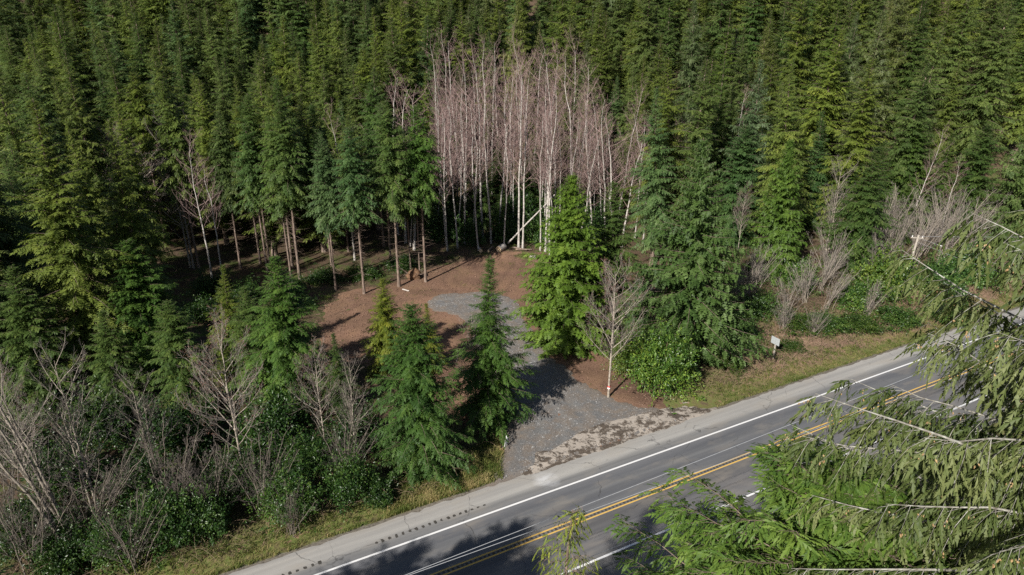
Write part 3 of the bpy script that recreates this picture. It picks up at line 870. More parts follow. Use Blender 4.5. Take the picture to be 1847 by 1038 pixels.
# species, x, y, height, width scale, leaf colour, label (metres)
CONIFERS = [
    ('hl2', -39.34, 57.41, 26.5, 1.38, (1.25, 1.15, 0.8), 'tall olive fir rising over the bare trees at the left edge'),
    ('hl1', -50.0, 63.48, 27.3, 1.201, (0.8, 0.85, 0.9), 'dark tall hemlock at the far left edge beside the olive fir'),
    ('hm2', -35.07, 59.03, 13.9, 1.062, (0.92, 1.08, 0.85), 'dark green young hemlock right of the tall olive fir at left'),
    ('hl2', -36.35, 62.31, 24.1, 0.965, (1.2, 1.12, 0.8), 'olive fir with a tall crown left of the dark gap'),
    ('hm1', -41.04, 52.46, 13.7, 1.006, (1, 1, 1), 'dark full-skirted hemlock behind the straight double-stemmed alder'),
    ('hm2', -28.47, 52.02, 10.9, 0.802, (1, 1, 1), 'dark hemlock in the shade behind the pale round-crowned alder'),
    ('hm2', -45.33, 52.54, 15.6, 1.199, (1, 1, 1), 'dark hemlock at the left edge behind the pinkish bare tree'),
    ('hm1', -35.06, 53.24, 9.6, 0.702, (1, 1, 1), 'small hemlock between the two dark hemlocks behind the bare trees'),
    ('hm1', -23.28, 54.89, 10.9, 0.833, (1, 1, 1), 'green hemlock left of the bright hemlock, behind the smaller bare tree'),
    ('hm3', -14.94, 52.02, 7.9, 0.525, (0.8, 0.85, 0.9), 'small dark hemlock between the bright hemlock and the broad dark one'),
    ('hm3', -27.2, 59.61, 11.1, 0.811, (1.35, 1.12, 0.75), 'thin yellow-green hemlock left of the bright hemlock beside the clearing'),
    ('hm1', -19.69, 53.07, 14.6, 1.121, (0.92, 1.08, 0.85), 'bright green hemlock left of the shaded clearing edge, bare tree before it'),
    ('hm2', -7.06, 44.03, 14.1, 0.942, (0.66, 0.84, 0.72), 'broad dark green hemlock by the road, left of the driveway tree'),
    ('hm3', -2.0, 50.6, 15.3, 1.145, (0.78, 0.95, 0.75), 'slender hemlock with a pointed top at the left of the driveway'),
    ('hm1', -12.31, 59.79, 9.9, 0.661, (1.7, 1.3, 0.7), 'yellowish young hemlock at the clearing edge, left of its yellow neighbour'),
    ('hm3', -8.18, 59.79, 7.2, 0.525, (1.7, 1.3, 0.7), 'small yellowish hemlock behind the broad dark green hemlock'),
    ('cd', 5.6, 65.4, 18.5, 1.236, (1.12, 1.12, 0.95), 'bright green cedar with rounded sprays right of the soil clearing'),
    ('hm1', 10.55, 69.82, 16.8, 1.233, (1, 1, 1), 'green hemlock squeezed between the bright cedar and the large spruce'),
    ('sp', 17.74, 62.07, 22.5, 1.267, (0.72, 0.95, 0.7), 'largest drooping spruce right of the driveway, behind the laurel bush'),
    ('hm2', 13.45, 65.53, 8.9, 0.416, (0.85, 1.0, 1.35), 'small bluish spruce top behind the tree with the ribbon'),
    ('cd', 32.32, 79.58, 17.1, 0.809, (0.85, 0.9, 0.9), 'bright cedar-green conifer right of the large drooping spruce'),
    ('hm1', 43.5, 82.07, 15.9, 1.167, (0.8, 0.85, 0.9), 'dark hemlock with bare lower trunk above the bramble bank'),
    ('hm2', 31.4, 93.22, 16.8, 1.12, (0.85, 1.0, 1.35), 'grey-green conifer between the large spruce and the bright conifer'),
    ('hm3', 44.76, 99.9, 16.4, 1.094, (0.85, 1.0, 1.35), 'bluish conifer up the slope above the bare thicket'),
    ('sp', 69.62, 91.69, 21.6, 0.933, (0.92, 1.08, 0.85), 'wide layered conifer at the right edge above the wires'),
    ('hm2', 66.5, 96.59, 15.7, 1.149, (0.8, 0.85, 0.9), 'dark hemlock behind the leaning white alder at right'),
    ('fr1', -14.61, 81.99, 23.6, 1.028, (1, 1, 1), 'fir with reddish bare trunk left of the root mound at the clearing'),
    ('fr2', -11.35, 83.63, 22.8, 1.036, (0.92, 1.08, 0.85), 'fir with bare trunk at the right end of the clearing-edge row'),
    ('fr3', -13.87, 87.61, 19.8, 0.689, (1, 1, 1), 'fir with bare trunk directly behind the root mound'),
    ('fr1', -12.6, 87.18, 18.1, 0.552, (0.8, 0.85, 0.9), 'thin fir trunk just left of the right-end fir at the clearing'),
    ('fr2', -18.63, 79.52, 20.8, 0.947, (0.85, 1.0, 1.35), 'bluish-green fir on a lone straight trunk at the left of the clearing'),
    ('fr3', -22.54, 80.9, 20.1, 0.832, (0.85, 1.0, 1.35), 'fir with straight pale trunk left of the lone bluish fir'),
    ('fr1', -28.11, 84.3, 23.2, 1.058, (1, 1, 1), 'fir with a pair of dead-limbed trunks behind the bright green hemlock'),
    ('fr3', -29.61, 85.37, 21.1, 0.824, (0.92, 1.08, 0.85), 'second trunk of the fir pair behind the bright green hemlock'),
    ('fr2', -34.14, 90.49, 23.4, 1.065, (1, 1, 1), 'fir with reddish bare trunk in the dark gap at left'),
    ('fr1', -35.5, 90.64, 21.8, 0.852, (1.35, 1.12, 0.75), 'fir with pale bare trunk next to the reddish one at left'),
    ('fr3', -37.69, 88.91, 21.3, 0.834, (0.8, 0.85, 0.9), 'fir standing back in the dark between pale alders and the reddish trunk'),
    ('fr2', -52.81, 99.21, 25.1, 1.14, (1.35, 1.12, 0.75), 'olive fir with long dead drooping limbs in the left forest'),
]
BARE = [
    ('al1', -39.86, 84.63, 18.1, 0.725, 'white-barked alder, left one of the pair in the dark left gap'),
    ('al2', -38.41, 84.54, 15.7, 0.629, 'white-barked alder, right one of the pair in the dark left gap'),
    ('al3', -22.52, 92.14, 20.6, 0.823, 'bare pinkish alder crown behind the lone bluish fir'),
    ('ao1', -53.15, 92.23, 17.3, 1.875, 'bare grey spreading tree in the left forest gap'),
    ('ao2', -44.49, 88.78, 19.7, 1.475, 'bare spreading alder crown among the left firs'),
    ('ao1', -19.7, 41.36, 12.9, 1.022, 'pale bare alder with full round crown above the laurel at left'),
    ('ao2', -27.07, 42.98, 8.7, 0.722, 'smaller bare tree left of the pale round-crowned alder'),
    ('ao1', -14.71, 45.21, 9.5, 0.716, 'bare tree with reddish twigs left of the broad dark hemlock'),
    ('ao2', -12.41, 44.79, 8.9, 0.591, 'bare thin tree touching the left of the broad dark hemlock'),
    ('am1', -28.62, 34.84, 15.1, 1.081, 'leaning multi-stemmed bare alder in the lower left corner'),
    ('ao2', -28.76, 37.89, 12.6, 0.946, 'straight double-stemmed bare alder right of the leaning one at lower left'),
    ('ao1', -35.76, 41.69, 9.0, 0.749, 'bare tree with pinkish twigs at the left edge over the roadside'),
    ('ao1', 8.88, 54.6, 12.5, 1.044, 'bare alder with a white and red ribbon on its trunk by the driveway'),
    ('ao2', -2.95, 50.29, 10.0, 0.623, 'small bare tree leaning against the slender driveway hemlock'),
    ('al3', 57.14, 94.76, 15.7, 0.503, 'leaning white alder above the utility pole at right'),
    ('ao1', 30.8, 88.18, 8.9, 0.518, 'small bare tree in the dark gap right of the large spruce'),
    ('ao2', 42.19, 86.39, 12.7, 0.953, 'bare brown tree left of the dark hemlock above the brambles'),
]

# ---------------------------------------------------------------- tree kinds
HN = dict(hm1=15, hm2=15, hm3=15, cd=18, sp=22, fr1=23, fr2=22, fr3=23, hl1=25, hl2=25, hl3=25, hl4=25, hl5=25,
          al1=25, al2=25, al3=25, ao1=12, ao2=12, am1=14)
proto('hm1', 'hemlock_tree', conifer(11, 15, 0.3, 4.2, 270, 28, 5, 0.75, lw=0.7, e_low=0, e_top=42, sag=42, hang=0.3, pw=0.8))
proto('hm2', 'hemlock_tree', conifer(12, 15, 0.3, 4.0, 280, 28, 5, 0.78, lw=0.7, e_low=5, e_top=45, sag=45, hang=0.32, pw=0.62, ragged=0.3))
proto('hm3', 'hemlock_tree', conifer(13, 15, 0.3, 3.9, 260, 26, 5, 0.7, lw=0.7, e_low=0, e_top=45, sag=40, hang=0.25, pw=1.05, ragged=0.32))
proto('cd', 'cedar_tree', conifer(21, 18, 0.3, 4.2, 420, 18, 5, 0.8, e_low=-5, e_top=42, sag=30, hang=0.55, width=0.6, pw=0.72, foliage='cedar', tip_up=25, droop=0.4, lw=0.9, ragged=0.3))
proto('sp', 'spruce_tree', conifer(31, 22, 0.6, 5.6, 360, 36, 4, 0.9, lw=0.9, e_low=-8, e_top=40, sag=26, hang=0.7, width=0.34, pw=0.85, foliage='spruce', hanging=0.55, droop=0.2, tip_up=25, branch_r=0.03))
proto('fr1', 'fir_tree', conifer(41, 23, 10.8, 3.5, 210, 20, 4, 0.8, e_low=-18, e_top=40, sag=22, pw=0.7, foliage='hemlock', dead=80, ragged=0.4, rtrunk=0.17, hang=0.4, lw=0.7))
proto('fr2', 'fir_tree', conifer(42, 22, 11.0, 3.3, 190, 20, 4, 0.8, e_low=-20, e_top=40, sag=25, pw=0.65, foliage='hemlock', dead=90, ragged=0.4, rtrunk=0.16, hang=0.4, lw=0.7))
proto('fr3', 'fir_tree', conifer(43, 23, 10.2, 3.1, 200, 20, 4, 0.8, e_low=-15, e_top=45, sag=28, pw=0.75, foliage='fir', dead=80, ragged=0.4, rtrunk=0.16, hang=0.4, lw=0.7))
proto('hl1', 'hillside_hemlock', conifer(51, 25, 3.5, 3.9, 290, 23, 4, 0.78, e_low=-8, e_top=42, sag=36, pw=0.85, foliage='fir', dead=14, ragged=0.45, hang=0.45, lw=0.7))
proto('hl2', 'hillside_fir', conifer(52, 25, 4.0, 3.7, 280, 23, 4, 0.75, e_low=-12, e_top=45, sag=30, pw=0.78, foliage='fir', dead=14, ragged=0.45, hang=0.45, lw=0.7))
proto('hl3', 'hillside_hemlock', conifer(53, 25, 4.0, 3.6, 270, 23, 4, 0.78, e_low=-5, e_top=40, sag=42, pw=0.95, foliage='hemlock', dead=14, ragged=0.45, hang=0.45, lw=0.7))
proto('hl4', 'hillside_spruce', conifer(54, 25, 4.0, 4.0, 270, 24, 4, 0.75, e_low=-14, e_top=42, sag=24, pw=0.9, foliage='spruce', dead=14, hanging=0.4, ragged=0.45, hang=0.5, lw=0.7))
proto('hl5', 'hillside_fir', conifer(55, 25, 5.0, 3.0, 230, 22, 4, 0.7, e_low=-20, e_top=48, sag=24, pw=0.6, foliage='fir', dead=30, ragged=0.6, hang=0.5, lw=0.7, gap=0.35))
proto('al1', 'alder_tree', alder(61, 25, 0.36, 28, 6, 5, l1=0.3, buds=1, bend=0.03, twig_r=0.007))
proto('al2', 'alder_tree', alder(62, 25, 0.4, 24, 6, 4, l1=0.26, ang=40, buds=1, bend=0.035, twig_r=0.007))
proto('al3', 'alder_tree', alder(63, 25, 0.32, 28, 6, 4, l1=0.32, ang=48, bend=0.05, buds=1, twig_r=0.007))
proto('ao1', 'bare_tree', alder(71, 12, 0.28, 32, 8, 8, l1=0.42, ang=48, up=0.6, buds=1, twig_r=0.007, pale_limbs=True))
proto('ao2', 'bare_tree', alder(72, 12, 0.25, 20, 7, 8, l1=0.45, ang=42, up=0.5, stems=2, spread=0.05, buds=0, twig_r=0.007, pale_limbs=True))
proto('am1', 'bare_tree', alder(73, 14, 0.35, 12, 6, 6, l1=0.36, ang=40, up=0.4, buds=0, twig_r=0.007, stems=5, spread=0.16, lean=(-0.22, 0.1), bend=0.03, pale_limbs=True))

# ---------------------------------------------------------------- trees that can be told apart
rnd = random.Random(7)
taken = []
for key, x, y, h, ws, c, lab in CONIFERS:
    plant(key, (x, y, float(zg(x, y)) - 0.1), h / HN[key], ws, rnd.uniform(0, 6.28), c, lab, 'tree', 'conifers around the clearing and along the highway',
          bark=(1, 1, 1))
    taken.append((x, y))
ribbon_tree = None
for key, x, y, h, ws, lab in BARE:
    rot = 0.0 if key == 'am1' else rnd.uniform(0, 6.28)
    tilt = (0, math.radians(10)) if 'leaning white' in lab else (0, 0)
    if 'leaning white' in lab: rot = 0.3
    e = plant(key, (x, y, float(zg(x, y)) - 0.1), h / HN[key], ws, rot, (1, 1, 1), lab, 'tree', 'leafless trees', tilt=tilt, bark=((0.55, 0.52, 0.47) if key == 'am1' else (0.8, 0.75, 0.68)) if key in ('ao1', 'ao2', 'am1') else (1, 1, 1), twigs=(0.7, 0.85, 0.82) if key in ('ao1', 'ao2', 'am1') else None)
    taken.append((x, y))
    if 'ribbon' in lab: ribbon_tree = e

# alder stand behind the clearing
rs = np.random.default_rng(5)
stand = [(-5.0, 96.6), (-1.2, 97.0), (1.0, 97.2), (1.6, 97.0), (4.2, 96.3), (5.2, 96.8), (-8.2, 97.4), (-9.6, 96.0), (6.4, 97.6), (8.2, 98.8), (10.3, 98.2), (12.4, 100.2), (9.4, 101.5), (14.6, 101.6), (12.0, 103.8), (15.8, 104.5), (7.4, 100.3), (17.2, 107.0), (13.6, 107.5)]
tries = 0
while len(stand) < 68 and tries < 4000:
    tries += 1
    x = rs.uniform(-17, 17); y = rs.uniform(98, 124)
    lim = 15.5 - 0.35 * max(0, y - 108)
    if abs(x + 0.02 * (y - 98)) > lim: continue
    if min((x - a) ** 2 + (y - b) ** 2 for a, b in stand) < rs.choice([0.8, 1.6, 2.4]) ** 2: continue
    stand.append((x, y))
stand.sort(key=lambda p: (round(p[1] / 5), p[0]))
ORD = ['first', 'second', 'third', 'fourth', 'fifth', 'sixth', 'seventh', 'eighth', 'ninth', 'tenth', 'eleventh', 'twelfth', 'thirteenth', 'fourteenth',
       'fifteenth', 'sixteenth', 'seventeenth', 'eighteenth', 'nineteenth', 'twentieth']
def ordw(i):
    if i < 20: return ORD[i]
    return {2: 'twenty', 3: 'thirty', 4: 'forty'}[(i + 1) // 10] + ('-' + ORD[(i + 1) % 10 - 1] if (i + 1) % 10 else '')
rowcount = {}
for x, y in stand:
    r = round(y / 5)
    i = rowcount.get(r, 0); rowcount[r] = i + 1
    rn = ['front', 'second', 'third', 'fourth', 'fifth', 'sixth', 'rearmost'][min(6, r - round(96 / 5))]
    h = rs.uniform(18, 27.5) - 0.008 * x * x
    key = rs.choice(['al1', 'al2', 'al3'])
    plant(key, (x, y, float(zg(x, y)) - 0.1), h / 25, h / 25 * rs.uniform(0.8, 1.05), rs.uniform(0, 6.28), (1, 1, 1),
          'bare white-stemmed alder, %s from the left in the %s row of the stand' % (ordw(i), rn), 'tree', 'alders standing behind the clearing',
          tilt=(rs.normal(0, 0.03), rs.normal(0.006 * x, 0.035)))
    taken.append((x, y))
for i, (x, y, h) in enumerate(((16.6, 98.0, 18.5), (19.0, 101.0, 17), (15.0, 96.8, 19.5), (21.5, 105.5, 18), (-14.6, 96.8, 22), (-16.4, 100.0, 23), (-18.2, 104.0, 24), (23.5, 100.5, 14))):
    plant(['al3', 'al1', 'al3'][i % 3], (x, y, float(zg(x, y)) - 0.1), h / 25, h / 25 * 1.25, i * 0.9, (1, 1, 1),
          'bare alder fringing the white stand, %s from the left on its flanks' % ordw(sorted((16.6, 19.0, 15.0, 21.5, -14.6, -16.4, -18.2, 23.5)).index(x)), 'tree', 'alders standing behind the clearing', tilt=(0, 0.004 * x))
    taken.append((x, y))
# two trunks that lean to the right at the stand's right front, and a broken one propped across them
taken += [(4.6, 95.9)]
for i, (px, py, t, hh) in enumerate(((4.9, 95.7, 0.06, 24), (5.6, 94.6, 0.16, 20))):
    plant('al2', (px, py, float(zg(px, py)) - 0.1), hh / 25, 0.9, 1.0 + i, (1, 1, 1),
          ['white alder trunk at the right front of the stand', 'thin white alder bowing to the right beside the cedar'][i], 'tree', 'alders standing behind the clearing', tilt=(0, t))
    taken.append((px, py))

for i, (x, y, h) in enumerate(((-9.5, 105.5, 9), (-5.2, 109, 11), (-1.5, 105, 8), (2.6, 111, 11), (6.3, 106.5, 9), (10.4, 110, 11), (-12.8, 110, 12), (14.6, 113, 12), (-2.0, 115, 12), (5.6, 117, 12))):  # added dark hemlocks, so the lit floor among the alders reads as shade
    plant(['hm1', 'hm2', 'hm3'][i % 3], (x, y, float(zg(x, y)) - 0.1), h / 15, h / 15 * 1.25, i * 1.1, (0.75, 0.82, 0.85),
          'young hemlock added and darkened for shade under the alder stand, %s from the left' % ordw(sorted((-9.5, -5.2, -1.5, 2.6, 6.3, 10.4, -12.8, 14.6, -2.0, 5.6)).index(x)), 'tree', 'young hemlocks added to darken the alder stand')
    taken.append((x, y))
BEHIND = ((-25.2, 89.5), (-20.6, 88.4), (-17.2, 91.2), (-31.2, 93.2), (-24.2, 95.6), (-28.4, 99.0), (-19.4, 98.0), (-40.0, 94.5), (-33.5, 87.5), (-36.5, 98.5), (-43.5, 89.0))  # firs added to shade and darken the floor behind the front row
for i, (x, y) in enumerate(BEHIND):
    h = 19 + (i * 37 % 7)
    plant(['fr1', 'fr3', 'fr2'][i % 3], (x, y, float(zg(x, y)) - 0.1), h / 23, h / 23 * 0.95, i * 1.3, [(0.85, 0.95, 0.9), (1.05, 1.05, 0.85), (0.9, 1.0, 1.1)][i % 3],
          'fir added to darken the gap behind the clearing-edge row, %s from the left' % ordw(sorted(b[0] for b in BEHIND).index(x)), 'tree', 'firs added to darken behind the clearing edge')
    taken.append((x, y))
# ---------------------------------------------------------------- forest on the hillside and behind the left roadside
def free(x, y, r):
    return all((x - a) ** 2 + (y - b) ** 2 > r * r for a, b in taken)
forest = []
rs = np.random.default_rng(17)
SP = 6.2
for j in range(0, 40):
    for i in range(-40, 41):
        x = (i + 0.5 * (j % 2)) * SP + rs.normal(0, 0.9)
        y = 58 + j * SP * 0.85 + rs.normal(0, 0.9)
        b = x * RN[0] + y * RN[1]
        if abs(x) > 0.78 * y + 8 or y > 160 + 22 * (x < 36): continue
        if x > -20 and y < 100 and x < 14: continue
        if x <= -20 and (b < 58 or (y < 87 and x > -47) or (x > -62 and x < -43 and y > 86 and y < 97)): continue
        if x >= 14 and (b < 61 or (y < 88 and x < 26)): continue
        if float(in_poly_sd(np.array([x]), np.array([y]), CLEARING)[0]) > -3: continue
        lim = 17.5 - 0.42 * max(0, y - 106)
        if abs(x) < lim and y < 128: continue
        if not free(x, y, 3.0): continue
        forest.append((x, y, j))
        taken.append((x, y))
HUES = [((1.0, 1.0, 1.0), 'mid-green'), ((1.15, 1.08, 0.85), 'olive'), ((1.35, 1.25, 0.85), 'yellow-green'), ((0.8, 0.88, 0.95), 'dark green'), ((0.85, 1.0, 1.3), 'blue-green')]
rows = {}
for x, y, j in sorted(forest, key=lambda p: (p[2], p[0])):
    rows.setdefault(j, []).append((x, y))
# spots where other crowns cover a tree wholly: left unplanted
UNSEEN = {(-145, 178.5), (-142.6, 174), (-140.4, 170), (-140, 180.3), (-135, 168.9), (-134.6, 173.2), (-134, 178.8), (-131.3, 173.4), (-129.1, 163), (-127, 168.7), (-126.8, 155.7), (-126.6, 179.8), (-125.3, 163.5), (-124, 175.2), (-123.8, 152.7), (-121.1, 146.7), (-120.9, 158.3), (-120.3, 169.1), (-118.8, 161.8), (-118.2, 152.1), (-117.6, 142.4), (-115.8, 147.7), (-114.9, 179.7), (-114.6, 157.8), (-112.4, 142.5), (-110.2, 152.7), (-108.3, 147.5), (-108.2, 177.5), (-108, 136.8), (-106.9, 127.2), (-106.4, 131.6), (-105.9, 142.7), (-103.4, 128.1), (-101.9, 137.1), (-99.4, 121.6), (-98.7, 132.7), (-97.9, 174.1), (-97.3, 127.2), (-96.9, 114.2), (-96.6, 180.8), (-92.7, 173.2), (-92.1, 120.1), (-89.8, 180.1), (-89.3, 115.6), (-89, 169.1), (-88.6, 104.9), (-88.4, 109), (-86.7, 101.1), (-86.2, 174), (-85.1, 106.9), (-85, 115.9), (-84.2, 168.1), (-83.2, 179.1), (-81.2, 174.1), (-80.8, 100.8), (-77.8, 177.1), (-77.6, 94.4), (-73.7, 88.7), (-73.6, 172.8), (-72.2, 84.5), (-72.2, 179), (-68.5, 79.6), (-64.1, 180.1), (-64, 174.5), (-63, 78), (-61.6, 69.7), (-58.2, 180), (-57.1, 69), (-51.8, 179.9), (-46.3, 179.4), (-40.3, 179.5), (-40, 169.9), (-37.3, 174.4), (-35.7, 162.6), (-32.8, 178.3), (-28.7, 179.6), (-23.5, 173.8), (-21.5, 167.5), (-20.9, 179), (-17, 172.8), (-16.2, 178.5), (10.1, 178.8), (15.6, 179), (19.9, 173.1), (22.3, 178.3), (26.1, 173.9), (27, 179.2), (27.3, 168.5), (29.8, 174.2), (31.1, 163.3), (32.6, 157.7), (33.6, 168.4), (35.9, 179.7), (41.6, 152.2), (45.2, 158.9), (49.7, 153.7), (55.6, 154.2), (60.1, 157.8), (62.3, 152.9), (65.6, 159.2), (70.3, 158.7), (75, 153.4), (77.8, 158.3), (80.5, 151.7), (85, 157.8), (89.3, 158), (93.1, 123.2), (96.4, 157.9), (97.2, 125.4), (99.1, 154.5), (100.5, 131.5), (101.4, 128), (102.1, 159.4), (103.5, 138.3), (105.5, 131.8), (105.5, 153.9), (105.9, 143.6), (106.9, 127.1), (108.9, 138.8), (109.2, 158.9), (109.3, 148.5), (111.3, 143.1), (111.8, 153.2), (113.9, 136.8), (113.9, 157.7), (115.1, 148.1), (116.7, 142.7), (116.8, 154.3), (120.5, 147.6), (121.9, 158.7), (122.8, 152.6), (126.5, 157.5)}
for rj, (j, row) in enumerate(sorted(rows.items())):
    shown = [p for p in row if (round(p[0], 1), round(p[1], 1)) not in UNSEEN]
    for i, (x, y) in enumerate(row):
        if x < -10:
            key = rs.choice(['hl1', 'hl2', 'hl3', 'hl5', 'fr3'], p=[.25, .25, .22, .2, .08])
        else:
            key = rs.choice(['hl1', 'hl2', 'hl3', 'hl4', 'hl5'], p=[.28, .2, .18, .16, .18])
        h = rs.uniform(20, 30) if x < -10 else rs.uniform(17, 28)
        hi = rs.choice(5, p=[.27, .3, .2, .15, .08] if x < 10 else [.34, .32, .18, .08, .08])
        c, hn = HUES[hi]
        c = tuple(np.array(c) * rs.uniform(0.8, 1.2))
        ws, az = rs.uniform(0.85, 1.3), rs.uniform(0, 6.28)
        tl = (rs.normal(0, 0.03), rs.normal(0, 0.03))
        if (x, y) not in shown: continue
        n = shown.index((x, y))
        side = 'left' if n < len(shown) / 2 else 'right'
        k = n if side == 'left' else len(shown) - 1 - n
        size = 'tall ' if h > 26 else ('short ' if h < 21.5 else '')
        plant(key, (x, y, float(zg(x, y)) - 0.2), h / HN[key], h / HN[key] * ws, az, c,
              '%s%s conifer, %s from the %s end of the %s row up the slope' % (size, hn, ordw(k), side, ordw(rj)),
              'tree', 'conifers of the surrounding forest', tilt=tl)
# bare crowns showing between the conifers on the right slope
for n, (x, y, h, lab) in enumerate(((24, 101, 17, 'bare pink-twigged alder crown left of the bare pair on the right slope'), (35, 106, 17, 'bare alder crown in the middle of the right slope'),
                                    (38.5, 108, 16, 'bare alder crown beside the middle one on the right slope'), (50, 97, 15, 'brown bare alder crown above the dark hemlock at right'),
                                    (20, 99, 17.5, 'bare alder at the right flank of the white stand'), (61, 93, 12, 'bare tree with fanned stems right of the leaning white alder'))):
    plant(['al3', 'al1', 'al2'][n % 3], (x, y, float(zg(x, y)) - 0.1), h / 25, h / 25 * 1.1, n * 1.3, (1, 1, 1), lab, 'tree', 'leafless trees')

for i, (x, y, h) in enumerate(((52.5, 97.5, 13), (58.5, 99.5, 15), (63.0, 98.5, 14), (47.5, 95.0, 12), (56.0, 94.5, 8))):
    plant(['hm1', 'hm2', 'hm3'][i % 3], (x, y, float(zg(x, y)) - 0.1), h / 15, h / 15 * 1.15, i * 1.9, (0.95, 1.0, 0.9),
          'mid-sized hemlock around the leaning white alder, %s from the left' % ordw(sorted((52.5, 58.5, 63.0, 47.5, 56.0)).index(x)), 'tree', 'hemlocks on the right slope')
# ---------------------------------------------------------------- shrubs
proto('sh1', 'laurel_bush', shrub(81, 2.4, 3.6, 9000, 0.2, 20))
proto('sh2', 'laurel_bush', shrub(82, 2.6, 2.6, 8000, 0.17, 18))
proto('sh3', 'ivy_thicket', shrub(83, 3.2, 3.4, 9000, 0.17, 24))
proto('sh5', 'tall_bush', shrub(85, 2.7, 7.0, 11500, 0.165, 30))
proto('sh4', 'dark_thicket', shrub(84, 3.4, 2.6, 8000, 0.17, 22))
proto('br1', 'bare_thicket', {k: v for k, v in alder(75, 5.5, 0.2, 8, 4, 5, l1=0.3, ang=32, up=0.3, stems=16, spread=0.28, r0=0.022, buds=0, bend=0.05, twig_r=0.005).items()})
proto('br2', 'bare_thicket', {k: v for k, v in alder(76, 5.5, 0.25, 7, 4, 5, l1=0.3, ang=30, up=0.2, stems=16, spread=0.2, lean=(0.35, 0.1), r0=0.022, buds=0, bend=0.05, twig_r=0.005).items()})
